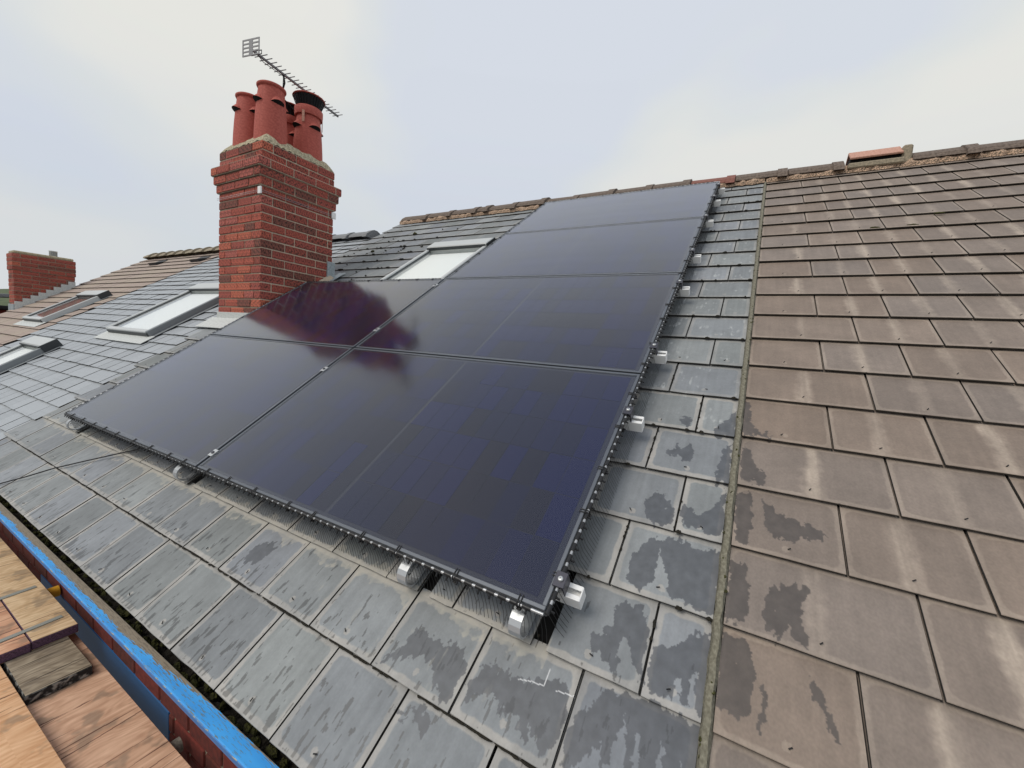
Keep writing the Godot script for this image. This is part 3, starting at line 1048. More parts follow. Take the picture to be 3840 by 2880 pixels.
# one course: bricks of the two seen faces are parts of their own, the two hidden faces go to `rest`
func lay_course(o: Node3D, rest: MB, u0: float, u1: float, z0: float, z1: float, y: float, h: float, odd: bool) -> void:
	var bd := 0.1
	var hb := h - 0.0105
	var mid := y + h * 0.5
	var org := o.position
	# front (+z) face
	var fe := u1 if odd else u1 - bd - 0.01
	for p: Array in bond(u0, fe, 0.115 if odd else 0.2275):
		var c := Vector3((p[0] + p[1]) * 0.5, mid, z1 - bd * 0.5 + rng.randf_range(-0.0025, 0.0025)) - org
		part(o, "brick", brick_mesh(snappedf(p[1] - p[0], 0.005), hb, bd), M.bricks[pick_tone(false)], at_(c, Basis.from_euler(Vector3(0, rng.randf_range(-0.006, 0.006), rng.randf_range(-0.006, 0.006)))))
	# right (+x) face
	var re := z1 - bd - 0.01 if odd else z1
	for p: Array in bond(-re, -z0, 0.2275 if not odd else 0.1125 + 0.1):
		var c := Vector3(u1 - bd * 0.5 + rng.randf_range(-0.0025, 0.0025), mid, -(p[0] + p[1]) * 0.5) - org
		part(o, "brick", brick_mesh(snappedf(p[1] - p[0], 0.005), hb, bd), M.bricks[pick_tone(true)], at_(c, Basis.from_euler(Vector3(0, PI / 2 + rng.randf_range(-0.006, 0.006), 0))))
	# left and back, never seen from here
	rest.box(Vector3(u0, mid - hb / 2, z0) - org, Vector3(u0 + bd, mid + hb / 2, z1 - bd - 0.01) - org, 0.004)
	rest.box(Vector3(u0 + bd + 0.01, mid - hb / 2, z0) - org, Vector3(u1 - bd - 0.01, mid + hb / 2, z0 + bd) - org, 0.004)

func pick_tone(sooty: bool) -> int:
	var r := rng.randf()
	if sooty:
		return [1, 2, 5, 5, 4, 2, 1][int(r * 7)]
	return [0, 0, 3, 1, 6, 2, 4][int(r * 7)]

func build_main_chimney() -> void:
	var u0 := -2.535
	var u1 := -1.806
	var z0 := -2.003
	var z1 := -1.264
	var o := thing("chimney_stack", "tall red brick chimney stack with corbelled top beside the solar panels", "chimney", Vector3(-2.17, 0.62, -1.63))
	var rest := MB.new()
	var core := MB.new()
	var pale := MB.new()
	var y := 0.60
	var pitch := 0.0777
	var i := 0
	while i < 22:
		var g := 0.0
		if y > 1.90: g = 0.018
		if y > 1.98: g = 0.034
		if y > 2.06: g = 0.052
		if y > 2.14: g = 0.0
		lay_course(o, rest, u0 - g, u1 + g, z0 - g, z1 + g, y, pitch, i % 2 == 1)
		var e := g - 0.006
		core.box(Vector3(u0 - e, y, z0 - e) - o.position, Vector3(u1 + e - 0.03, y + pitch, z1 + e) - o.position)
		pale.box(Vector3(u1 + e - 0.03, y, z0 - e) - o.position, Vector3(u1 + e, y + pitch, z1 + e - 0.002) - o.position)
		y += pitch
		i += 1
	print("chimney top ", y)
	part(o, "mortar_joints", core.mesh(), M.mortar_grey)
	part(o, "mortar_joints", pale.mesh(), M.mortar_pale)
	part(o, "rear_brickwork", rest.mesh(), M.bricks[2], Transform3D.IDENTITY, "stuff")
	# flaunching: a lumpy mortar crown that ramps up to the pots
	var f := MB.new()
	var n := 26
	var grid := []
	for a in n + 1:
		var row := []
		for b in n + 1:
			var x := lerpf(u0 + 0.004, u1 - 0.004, float(a) / n)
			var z := lerpf(z0 + 0.004, z1 - 0.004, float(b) / n)
			var d: float = min(min(x - u0, u1 - x), min(z - z0, z1 - z))
			var hh: float = 0.018 + 0.08 * smoothstep(0.0, 0.09, d) + rng.randf_range(-0.006, 0.006) + 0.012 * sin(x * 23.0) * sin(z * 31.0)
			if d < 0.01: hh = rng.randf_range(-0.004, 0.012)
			row.append(Vector3(x, y + hh, z) - o.position)
		grid.append(row)
	for a in n:
		for b in n:
			f.quad(grid[a][b + 1], grid[a + 1][b + 1], grid[a + 1][b], grid[a][b])
	part(o, "flaunching", f.mesh(), M.flaunch)
	# lead at the back corner, mortar fillet up the right side, pale apron at the front
	var lead := MB.new()
	var bk := rp(0, 2.36, SL)
	lead.box(Vector3(u1 - 0.02, bk.y - 0.06, z0 - 0.03) - o.position, Vector3(u1 + 0.012, bk.y + 0.17, z0 + 0.06) - o.position, 0.003)
	lead.box(Vector3(-0.02, 0.0, -0.2), Vector3(0.09, 0.006, 0.14), 0.002, RB, rp(u1, 2.28, SL + 0.012) - o.position)
	part(o, "lead_flashing", lead.mesh(), M.lead)
	var fil := MB.new()
	var prev := []
	for k in 41:
		var v := lerpf(1.40, 2.34, k / 40.0)
		var j := rng.randf_range(-0.004, 0.004)
		var row := [rp(u1 + 0.055 + j, v, SL + 0.004), rp(u1 + 0.04 + j, v, SL + 0.028), rp(u1 + 0.004, v, SL + 0.055 + j)]
		if k > 0:
			for q in 2:
				fil.quad(prev[q] - o.position, row[q] - o.position, row[q + 1] - o.position, prev[q + 1] - o.position)
		prev = row
	part(o, "mortar_fillet", fil.mesh(), M.mortar_pale)
	var ap := MB.new()
	ap.box(Vector3(u0 - 0.1, 0.0, -0.02), Vector3(u1 + 0.1, 0.006, 0.17), 0.002, RB, rp(0, 1.43, SL + 0.01) - o.position)
	ap.box(Vector3(u0 - 0.01, 0.66, z1), Vector3(u1 + 0.01, 0.78, z1 + 0.01), 0.002, Basis.IDENTITY, -o.position)
	part(o, "lead_apron", ap.mesh(), M.lead_pale)
	# the wire that lashes the aerial bracket round the stack, with its corner plates
	var lash := thing("aerial_lashing", "thin wire lashed round the red chimney with white corner plates", "wire", Vector3(-1.8, 1.87, -1.26))
	var lb := MB.new()
	for yy: float in [1.876, 1.862]:
		var e := 0.012
		lb.tube([Vector3(u0 - e, yy, z1 + e) - lash.position, Vector3(u1 + e, yy, z1 + e) - lash.position, Vector3(u1 + e, yy, z0 - e) - lash.position], 0.0016, 5)
	part(lash, "wire", lb.mesh(), M.cord)
	part(lash, "corner_plate", box_mesh(Vector3(u1 - 0.03, 1.842, z1 + 0.004) - lash.position, Vector3(u1 + 0.018, 1.905, z1 + 0.018) - lash.position, 0.002), M.white_block)
	part(lash, "corner_plate", box_mesh(Vector3(u1 + 0.004, 1.842, z0 - 0.018) - lash.position, Vector3(u1 + 0.018, 1.905, z0 + 0.03) - lash.position, 0.002), M.white_block)
	# pots
	var spots := [[-2.0, -1.45, 0.52, false, "tallest terracotta chimney pot at the front corner of the stack"], [-2.36, -1.45, 0.50, false, "terracotta chimney pot at the left of the stack"], [-2.02, -1.84, 0.47, true, "terracotta chimney pot under the dark mesh cowl at right"], [-2.36, -1.84, 0.45, true, "terracotta chimney pot hidden behind the front pots"]]
	for s: Array in spots:
		var p := chimney_pot(Vector3(s[0], y + 0.06, s[1]), s[2], s[4])
		if s[3]:
			chimney_cowl(Vector3(s[0], y + 0.06 + s[2], s[1]), "dark mesh cowl with a rounded cap on the right pot" if s[0] > -2.2 else "dark cowl showing between the chimney pots")

func chimney_pot(at: Vector3, h: float, label: String) -> Node3D:
	var o := thing("chimney_pot", label, "chimney pot", at, Basis.IDENTITY, "chimney pots on the main stack")
	var k := h / 0.5
	var b := MB.new()
	b.lathe([Vector2(0.140, -0.06), Vector2(0.140, 0.02), Vector2(0.137, 0.12 * k), Vector2(0.130, 0.24 * k), Vector2(0.120, 0.36 * k), Vector2(0.111, 0.44 * k), Vector2(0.108, 0.468 * k), Vector2(0.118, 0.474 * k), Vector2(0.123, 0.484 * k), Vector2(0.122, 0.494 * k), Vector2(0.114, 0.5 * k), Vector2(0.098, 0.5 * k), Vector2(0.094, 0.49 * k), Vector2(0.092, 0.3 * k)], 32)
	part(o, "pot_body", b.mesh(), M.pot)
	var inn := MB.new()
	inn.lathe([Vector2(0.093, 0.36 * k), Vector2(0.0, 0.36 * k)], 20)
	part(o, "flue", inn.mesh(), M.soot_hollow)
	for a: float in [-0.05, 1.52, 3.1, 4.66]:
		var r0 := 0.121
		var y0 := 0.335 * k
		var hood := MB.new()
		var mouth := MB.new()
		var n := 10
		for i in n:
			var pts := []
			for q in 2:
				var t := lerpf(-1.0, 1.0, float(i + q) / n)
				var ang := a + t * 0.52
				var dir := Vector3(sin(ang), 0, cos(ang))
				var lift: float = 1.0 - t * t
				pts.append([dir * (r0 - 0.006) + Vector3(0, y0 + 0.062 * lift + 0.004, 0), dir * (r0 + 0.002 + 0.034 * lift) + Vector3(0, y0 + 0.018 * lift, 0), dir * (r0 - 0.004) + Vector3(0, y0 - 0.012 * lift, 0)])
			hood.quad(pts[0][1], pts[1][1], pts[1][0], pts[0][0])
			mouth.quad(pts[0][2], pts[1][2], pts[1][1], pts[0][1])
		part(o, "vent_hood", hood.mesh(), M.pot)
		part(o, "vent_mouth", mouth.mesh(), M.soot_hollow)  # black face closes the hood, painted as the unlit inside
	return o

func chimney_cowl(at: Vector3, label: String) -> void:
	var o := thing("chimney_cowl", label, "chimney cowl", at)
	var band := MB.new()
	band.lathe([Vector2(0.112, -0.03), Vector2(0.128, -0.03), Vector2(0.132, 0.0), Vector2(0.132, 0.045), Vector2(0.126, 0.05), Vector2(0.106, 0.05)], 28)
	part(o, "band", band.mesh(), M.pot)
	var cage := MB.new()
	for k in 30:
		var a := TAU * k / 30
		var d := Vector3(cos(a), 0, sin(a))
		cage.tube([d * 0.104 + Vector3(0, 0.045, 0), d * 0.146 + Vector3(0, 0.152, 0)], 0.004, 4, false)
	cage.lathe([Vector2(0.096, 0.045), Vector2(0.138, 0.152)], 20)
	part(o, "mesh_cage", cage.mesh(), M.black_metal)
	var cap := MB.new()
	cap.lathe([Vector2(0.0, 0.153), Vector2(0.148, 0.149), Vector2(0.153, 0.154), Vector2(0.150, 0.160), Vector2(0.11, 0.172), Vector2(0.06, 0.18), Vector2(0.0, 0.183)], 28)
	part(o, "cap", cap.mesh(), M.pot)
	for k in 3:
		var a := 0.6 + TAU * k / 3
		var d := Vector3(sin(a), 0, cos(a))
		var s := MB.new()
		s.box(Vector3(-0.012, -0.12, -0.002), Vector3(0.012, 0.0, 0.002), 0.0, Basis(Vector3(0, 1, 0), a), d * 0.128)
		part(o, "strap", s.mesh(), M.ridge_pink)

func build_far_chimney() -> void:
	var u0 := -10.05
	var u1 := -9.705
	var z0 := -2.017
	var z1 := -1.218
	var o := thing("chimney_stack", "smaller red brick chimney at far left with stepped lead flashing", "chimney", Vector3(-9.88, 0.5, -1.6))
	var rest := MB.new()
	var core := MB.new()
	var y := 0.42
	var i := 0
	while y < 1.68:
		var g := 0.012 if y > 1.4 else 0.0
		lay_course(o, rest, u0 - g, u1 + g, z0 - g, z1 + g, y, 0.0759, i % 2 == 0)
		core.box(Vector3(u0 - g + 0.005, y, z0 - g + 0.005) - o.position, Vector3(u1 + g - 0.005, y + 0.0759, z1 + g - 0.005) - o.position)
		y += 0.0759
		i += 1
	part(o, "mortar_joints", core.mesh(), M.mortar_grey)
	part(o, "rear_brickwork", rest.mesh(), M.bricks[2], Transform3D.IDENTITY, "stuff")
	var f := MB.new()
	f.box(Vector3(u0 + 0.01, y, z0 + 0.01) - o.position, Vector3(u1 - 0.01, y + 0.05, z1 - 0.01) - o.position, 0.04)
	part(o, "flaunching", f.mesh(), M.flaunch)
	# stepped flashing along the roof slope
	for k in 8:
		var z := z1 - 0.1 * k
		var ya := roof_y(z - 0.1)
		var s := MB.new()
		s.box(Vector3(u1, roof_y(z) - 0.06, z - 0.1) - o.position, Vector3(u1 + 0.016, ya + 0.085, z) - o.position, 0.002)
		part(o, "step_flashing", s.mesh(), M.lead_pale)
	part(o, "front_apron", box_mesh(Vector3(u0, roof_y(z1) - 0.05, z1) - o.position, Vector3(u1 + 0.01, roof_y(z1) + 0.1, z1 + 0.016) - o.position, 0.002), M.lead)
	var p := thing("flue_terminal", "small cream vent cap on the far left chimney", "vent cap", Vector3(-9.85, y + 0.045, -1.76))
	var b := MB.new()
	b.lathe([Vector2(0.055, -0.04), Vector2(0.055, 0.1), Vector2(0.062, 0.102), Vector2(0.062, 0.112), Vector2(0.0, 0.115)], 20)
	part(p, "cap", b.mesh(), M.lead_pale)
	for q in 4:
		var rg := MB.new()
		rg.lathe([Vector2(0.058, 0.02 + q * 0.02), Vector2(0.058, 0.028 + q * 0.02)], 20)
		part(p, "slot", rg.mesh(), M.soot_hollow)

func roof_y(z: float) -> float:
	var e := rp(0, 0, SL)
	return e.y + (e.z - z) * tan(PITCH)


# ---------------------------------------------------------------- gutter, wall under the eaves
func build_gutter_and_wall() -> void:
	var o := thing("timber_gutter", "weathered timber gutter with flaking bright blue paint along the eaves", "gutter", Vector3(0, -0.5, 0.35))
	var w := 2048
	var h := 128
	var c := PackedByteArray()
	c.resize(w * h * 3)
	for x in w:
		var u := lerpf(-3.0, 3.0, (x + 0.5) / w)
		for y in h:
			var f := float(y) / h                  # 0 at the inner edge of the top board, 0.6 its outer arris, 1 foot of the face
			var na := NA[((y * 5) & 511) * 512 + ((x * 2) & 511)] * 0.00392
			var nb := NB[((y) & 511) * 512 + ((x) & 511)] * 0.00392
			var grn := NC[((y * 7) & 511) * 512 + ((x >> 2) & 511)] * 0.00392
			var wood := c8(112, 100, 84).lerp(c8(150, 138, 118), grn)
			if na > 0.62: wood = wood.lerp(c8(86, 76, 62), 0.5)
			var blue := c8(62, 160, 228).lerp(c8(44, 138, 210), nb)
			var line: float = lerpf(0.36, 0.0, smoothstep(0.45, 1.1, u)) + (nb - 0.5) * 0.16 + (na - 0.5) * 0.22
			var col := blue
			if f < 0.6:
				if f < line: col = wood
				elif na > 0.735 or (grn > 0.74 and nb > 0.5): col = wood.lerp(blue, 0.25)
			else:
				col = c8(54, 112, 176).lerp(c8(62, 124, 190), nb)
				if f < 0.64 and na > 0.66: col = c8(176, 160, 130)
				elif na > 0.8: col = wood.lerp(c8(150, 160, 165), 0.4)
			var i := (y * w + x) * 3
			c[i] = int(col.r * 255); c[i + 1] = int(col.g * 255); c[i + 2] = int(col.b * 255)
	var pm := mat("flaking_blue_paint", Color.WHITE, 0.55)
	var tex := ImageTexture.create_from_image(Image.create_from_data(w, h, false, Image.FORMAT_RGB8, c))
	pm.albedo_texture = tex
	pm.heightmap_enabled = true
	pm.heightmap_texture = tex
	pm.heightmap_scale = 0.1
	# the section: inner edge, top, arris, face, undercut, bottom (z, y)
	var sec := [[0.352, -0.455, 0.0], [0.352, -0.397, 0.0], [0.392, -0.396, 0.57], [0.396, -0.4, 0.62], [0.396, -0.413, 0.95], [0.378, -0.43, 1.0], [0.345, -0.485, 1.0], [0.26, -0.505, 1.0]]
	var b := MB.new()
	for i in 60:
		var ua := lerpf(-3.0, 3.0, i / 60.0)
		var ub := lerpf(-3.0, 3.0, (i + 1) / 60.0)
		for k in sec.size() - 1:
			var p: Array = sec[k]
			var q: Array = sec[k + 1]
			b.quad(Vector3(ua, q[1], q[0]) - o.position, Vector3(ub, q[1], q[0]) - o.position, Vector3(ub, p[1], p[0]) - o.position, Vector3(ua, p[1], p[0]) - o.position, Vector2((ua + 3) / 6, q[2]), Vector2((ub + 3) / 6, q[2]), Vector2((ub + 3) / 6, p[2]), Vector2((ua + 3) / 6, p[2]))
	part(o, "front_board", b.mesh(), pm)
	part(o, "trough", box_mesh(Vector3(-3, -0.50, 0.2) - o.position, Vector3(3, -0.485, 0.345) - o.position), M.boarding)
	# silt and moss lying in the trough
	var s := MB.new()
	var nx := 500
	var rows := []
	for i in nx + 1:
		var u := lerpf(-3.0, 3.0, float(i) / nx)
		var row := []
		for k in 9:
			row.append(Vector3(u, -0.455 + rng.randf_range(-0.01, 0.016), lerpf(0.21, 0.352, k / 8.0)) - o.position)
		rows.append(row)
	for i in nx:
		for k in 8:
			s.quad(rows[i][k + 1], rows[i + 1][k + 1], rows[i + 1][k], rows[i][k])
	part(o, "silt", s.mesh(), M.soil, Transform3D.IDENTITY, "stuff")
	# wall below the gutter: bricks one by one where they show
	var wl := thing("eaves_wall", "dark red brick wall below the blue gutter behind the scaffold boards", "wall", Vector3(0, -7, 0.2))
	part(wl, "mortar_bed", box_mesh(Vector3(-3.0, 0, 0.0), Vector3(3.0, 6.45, 0.044)), M.mortar_grey)
	for r in 8:
		var yt := -0.577 - 0.075 * r
		var off := 0.088 if r % 2 == 0 else 0.2
		var x := off - 0.225 * 13
		while x < 1.4:
			var a := x + 0.005
			var e := x + 0.22
			if yt < -0.76:
				if a > -1.16 and e < 0.385: e = a
				elif a < -1.16 and e > -1.16: e = -1.16
				elif a < 0.385 and e > 0.385: a = 0.387
			if e - a > 0.02:
				part(wl, "brick", brick_mesh(snappedf(e - a, 0.005), 0.066, 0.06), M.wall_bricks[rng.randi() % 3], at_(Vector3((a + e) * 0.5, yt - 0.0325, 0.22) - wl.position))
			x += 0.225
	var win := thing("boarded_window", "dark blue painted panel filling the opening in the brick wall", "window", Vector3(-0.388, -1.6, 0.245))
	part(win, "panel", box_mesh(Vector3(-0.772, 0.0, -0.02), Vector3(0.772, 0.803, 0.004), 0.003), M.blue)


# ---------------------------------------------------------------- solar panels
const PW := 1.7253
const PH := 1.00359
const GAP_U := 0.0177
const GAP_V := 0.0106

func build_panels() -> void:
	var tints := [c8(12, 18, 54), c8(14, 19, 48), c8(18, 20, 40), c8(10, 17, 60)]
	var cellm := []
	for k in 4:
		var m := mat("solar_cell_%d" % k, tints[k], 0.12)
		m.metallic_specular = 0.36
		cellm.append(m)
	var spots := []
	for r in 4:
		spots.append([GAP_U * 0.5, r])
	for r in 2:
		spots.append([-GAP_U * 0.5 - PW, r])
	var where := ["lowest panel of the right column, nearest the camera", "right column panel just above the lowest one", "third panel up in the right column", "top panel of the right column under the ridge", "lowest panel of the left column by the eaves", "upper panel of the left column beside the chimney"]
	# shared meshes
	var lip := 0.011
	var dep := 0.032
	var fr := MB.new()
	fr.box(Vector3(0, -dep, -lip), Vector3(PW, 0, 0), 0.0012)
	fr.box(Vector3(0, -dep, -PH), Vector3(PW, 0, -PH + lip), 0.0012)
	fr.box(Vector3(0, -dep, -PH + lip), Vector3(lip, 0, -lip), 0.0012)
	fr.box(Vector3(PW - lip, -dep, -PH + lip), Vector3(PW, 0, -lip), 0.0012)
	var frame := fr.mesh()
	var bs := MB.new()
	bs.box(Vector3(lip, -0.009, -PH + lip), Vector3(PW - lip, -0.005, -lip))
	var back := bs.mesh()
	var gl := MB.new()
	gl.quad(Vector3(lip, -0.0015, -lip), Vector3(PW - lip, -0.0015, -lip), Vector3(PW - lip, -0.0015, -PH + lip), Vector3(lip, -0.0015, -PH + lip), Vector2(0, 1), Vector2(1, 1), Vector2(1, 0), Vector2(0, 0))
	var glass := gl.mesh()
	var cw := (PW * 0.5 - 0.03 - 0.008) / 10.0
	var chh := (PH - 0.05) / 6.0
	var cells := []
	for half in 2:
		for cx in 10:
			for cy in 6:
				var x := (0.030 if half == 0 else PW * 0.5 + 0.008) + cx * cw
				var z := 0.025 + cy * chh
				var b := MB.new()
				var x0 := x + 0.0008
				var x1 := x + cw - 0.0008
				var z0 := z + 0.0012
				var z1 := z + chh - 0.0012
				b.quad(Vector3(x0, -0.0042, -z0), Vector3(x1, -0.0042, -z0), Vector3(x1, -0.0042, -z1), Vector3(x0, -0.0042, -z1), Vector2(x0 / PW, 1 - z0 / PH), Vector2(x1 / PW, 1 - z0 / PH), Vector2(x1 / PW, 1 - z1 / PH), Vector2(x0 / PW, 1 - z1 / PH))
				cells.append(b.mesh())
	for i in spots.size():
		var r: int = spots[i][1]
		var o := thing("solar_panel", "black framed solar panel, " + where[i], "solar panel", rp(spots[i][0], r * (PH + GAP_V), 0.0), RB, "solar panels of the roof array")
		part(o, "frame", frame, M.frame)
		part(o, "backsheet", back, M.backsheet)
		for m: ArrayMesh in cells:
			part(o, "cell", m, cellm[rng.randi() % 4])
		part(o, "glass", glass, M.glass)


# ---------------------------------------------------------------- rails, clamps, hooks
func build_mounting() -> void:
	var rails := [[0.085, "lowest"], [0.769, "second lowest"], [1.222, "third lowest"], [1.892, "fourth lowest"], [2.362, "fifth lowest"], [3.046, "third highest"], [3.564, "second highest"], [3.93, "highest"]]
	for i in rails.size():
		var v: float = rails[i][0]
		var lowrow := v < 2.0
		var left := -1.78 if lowrow else -0.04
		var o := thing("mounting_rail", "bright aluminium rail with square end, %s of the rails under the panels" % rails[i][1], "rail", rp(1.795, v, -0.036), RB, "aluminium rails under the panels")
		var b := MB.new()
		var ln := left - 1.795
		# hollow section: two flanges, web and slotted top
		b.box(Vector3(ln, -0.044, -0.02), Vector3(0, -0.040, 0.02), 0.0008)
		b.box(Vector3(ln, -0.020, -0.017), Vector3(0, -0.016, 0.017), 0.0008)
		b.box(Vector3(ln, -0.040, -0.02), Vector3(0, 0.0, -0.0165), 0.0008)
		b.box(Vector3(ln, -0.040, 0.0165), Vector3(0, 0.0, 0.02), 0.0008)
		b.box(Vector3(ln, -0.004, -0.0165), Vector3(0, 0.0, -0.007), 0.0006)
		b.box(Vector3(ln, -0.004, 0.007), Vector3(0, 0.0, 0.0165), 0.0006)
		part(o, "rail_section", b.mesh(), M.white_block)
		part(o, "end_face", box_mesh(Vector3(-0.002, -0.043, -0.019), Vector3(0.0015, -0.001, 0.019), 0.0008), M.white_block)
		var cl := thing("end_clamp", "black end clamp with bolt on the %s rail end" % rails[i][1], "clamp", rp(1.7365, v, -0.036), RB, "end clamps along the right edge")
		part(cl, "top_plate", box_mesh(Vector3(-0.009, 0.0365, -0.021), Vector3(0.022, 0.041, 0.021), 0.001), M.clamp)
		part(cl, "leg", box_mesh(Vector3(0.0185, 0.0, -0.021), Vector3(0.022, 0.0365, 0.021), 0.001), M.clamp)
		var bo := MB.new()
		bo.lathe([Vector2(0.0075, 0.041), Vector2(0.0075, 0.045), Vector2(0.005, 0.047), Vector2(0.0025, 0.047), Vector2(0.0025, 0.044), Vector2(0.0, 0.044)], 12, Vector3(0.008, 0, 0))
		part(cl, "bolt", bo.mesh(), M.aluminium)
	var mids := [[0.085, "lowest"], [0.769, "second lowest"], [1.222, "second highest"], [1.892, "highest"]]
	for a: Array in mids:
		var cl := thing("mid_clamp", "grey mid clamp between the two columns of panels, %s of four" % a[1], "clamp", rp(0, a[0], 0), RB, "mid clamps between the panel columns")
		part(cl, "plate", box_mesh(Vector3(-0.016, 0.0008, -0.02), Vector3(0.016, 0.0045, 0.02), 0.001), M.aluminium)
		part(cl, "stem", box_mesh(Vector3(-0.006, -0.036, -0.02), Vector3(0.006, 0.0008, 0.02)), M.clamp)
		var bo := MB.new()
		bo.lathe([Vector2(0.0075, 0.0045), Vector2(0.0075, 0.0085), Vector2(0.003, 0.0095), Vector2(0.0, 0.0085)], 12)
		part(cl, "bolt", bo.mesh(), M.clamp)
	# flat hooks that come out from under the slates and curl up to the lowest rail
	var hk := [[1.66, "nearest the lower right corner of the panels"], [1.272, "second from the lower right corner of the panels"], [-0.18, "below the gap between the panel columns"], [-1.689, "at the lower left corner of the panels"]]
	for a: Array in hk:
		var o := thing("roof_hook", "curved silver roof hook " + a[1], "bracket", rp(a[0], -0.03, SL), RB, "roof hooks below the lowest rail")
		var path := []
		path.append(Vector2(0.16, 0.006))
		path.append(Vector2(0.03, 0.008))
		for k in 9:
			var t := -PI / 2 + PI * k / 8.0
			path.append(Vector2(0.012 - 0.036 * cos(t), 0.044 + 0.036 * sin(t)))
		path.append(Vector2(0.06, 0.082))
		path.append(Vector2(0.1, 0.084))
		var b := MB.new()
		var hw := 0.0175
		var th := 0.0055
		for k in path.size() - 1:
			var p: Vector2 = path[k]
			var q: Vector2 = path[k + 1]
			var dp: Vector2 = (path[mini(k + 1, path.size() - 1)] - path[maxi(k - 1, 0)]).normalized()
			var dq: Vector2 = (path[mini(k + 2, path.size() - 1)] - path[k]).normalized()
			var np := Vector2(dp.y, -dp.x) * th * 0.5
			var nq := Vector2(dq.y, -dq.x) * th * 0.5
			var f := func(x: float, c: Vector2) -> Vector3: return Vector3(x, c.y, -c.x)
			b.quad(f.call(-hw, p + np), f.call(hw, p + np), f.call(hw, q + nq), f.call(-hw, q + nq))
			b.quad(f.call(hw, p - np), f.call(-hw, p - np), f.call(-hw, q - nq), f.call(hw, q - nq))
			b.quad(f.call(-hw, p - np), f.call(-hw, p + np), f.call(-hw, q + nq), f.call(-hw, q - nq))
			b.quad(f.call(hw, p + np), f.call(hw, p - np), f.call(hw, q - nq), f.call(hw, q + nq))
		part(o, "strap", b.mesh(), M.hook_metal)
		part(o, "foot_plate", box_mesh(Vector3(-0.03, -0.004, -0.2), Vector3(0.05, 0.003, -0.1), 0.001), M.hook_metal)
		part(o, "tongue", box_mesh(Vector3(-0.012, 0.082, -0.105), Vector3(0.012, 0.112, -0.099), 0.0008), M.hook_metal)


# ---------------------------------------------------------------- bird guard mesh round the array
func guard(label: String, a: Vector2, b: Vector2, out: Vector2, single: bool, phase: float) -> void:
	# a, b in roof (u, v); out points away from the panels
	var mid := (a + b) * 0.5
	var o := thing("bird_guard", label, "mesh guard", rp(mid.x, mid.y, -0.02), RB, "black mesh guards round the panel array")
	var to := func(p: Vector2, h: float) -> Vector3: return Vector3(p.x - mid.x, h + 0.02, -(p.y - mid.y))
	var ln := a.distance_to(b)
	var along := (b - a) / ln
	var wires := MB.new()
	var n := int(ln / 0.0127)
	for i in n + 1:
		var p := a + along * (ln * i / n)
		var j := rng.randf_range(-0.002, 0.002)
		wires.tube([to.call(p + out * 0.008, -0.010), to.call(p + out * 0.018 + along * j, -0.07), to.call(p + out * (0.034 + j), SL + 0.004)], 0.0006, 4, false)
	part(o, "mesh_wires", wires.mesh(), M.wire, Transform3D.IDENTITY, "stuff")
	var rod := MB.new()
	rod.tube([to.call(a + out * 0.008, -0.004), to.call(b + out * 0.008, -0.004)], 0.0042, 8)
	part(o, "glint_wire", rod.mesh(), M.cord)  # bright colour paints the light caught by the black mesh selvage
	var tw := MB.new()
	var d3 := Vector3(along.x, 0, -along.y)
	tw.tube([-d3 * 0.012 + Vector3(0, 0.001, 0), d3 * 0.012 - Vector3(0, 0.001, 0)], 0.0062, 7)
	var tail := Vector3(out.x, -0.6, -out.y)
	tw.tube([Vector3.ZERO, tail * 0.014], 0.003, 5)
	var tie := tw.mesh()
	var m := int(ln / 0.0355)
	var all := MB.new()
	for i in m:
		var p := a + along * (0.0355 * (i + phase))
		var c: Vector3 = to.call(p + out * 0.008, -0.004)
		if single:
			part(o, "tie", tie, M.plastic, at_(c))
		else:
			for q in tw.v.size():
				all.v.append(tw.v[q] + c); all.n.append(tw.n[q]); all.t.append(tw.t[q])
	if not single:
		part(o, "ties", all.mesh(), M.plastic, Transform3D.IDENTITY, "stuff")
	# black spring clips that grip the frame
	var cb := MB.new()
	var o3 := Vector3(out.x, 0, -out.y)
	for s: float in [-0.0055, 0.0055]:
		cb.tube([d3 * s - o3 * 0.020 + Vector3(0, 0.006, 0), d3 * s - o3 * 0.004 + Vector3(0, 0.0065, 0), d3 * s + o3 * 0.012 + Vector3(0, 0.006, 0), d3 * s + o3 * 0.018 + Vector3(0, -0.004, 0), d3 * s + o3 * 0.012 + Vector3(0, -0.016, 0)], 0.0022, 6)
	cb.box(Vector3(-0.008, -0.022, -0.008), Vector3(0.008, -0.012, 0.008), 0.002, Basis.IDENTITY, o3 * 0.014)
	var clip := cb.mesh()
	var nc := int(ln / 0.19)
	for i in nc:
		var p := a + along * (ln * (i + 0.5) / nc + rng.randf_range(-0.03, 0.03))
		part(o, "clip", clip, M.plastic, at_(to.call(p, -0.003), Basis.from_scale(Vector3.ONE * 0.78)))

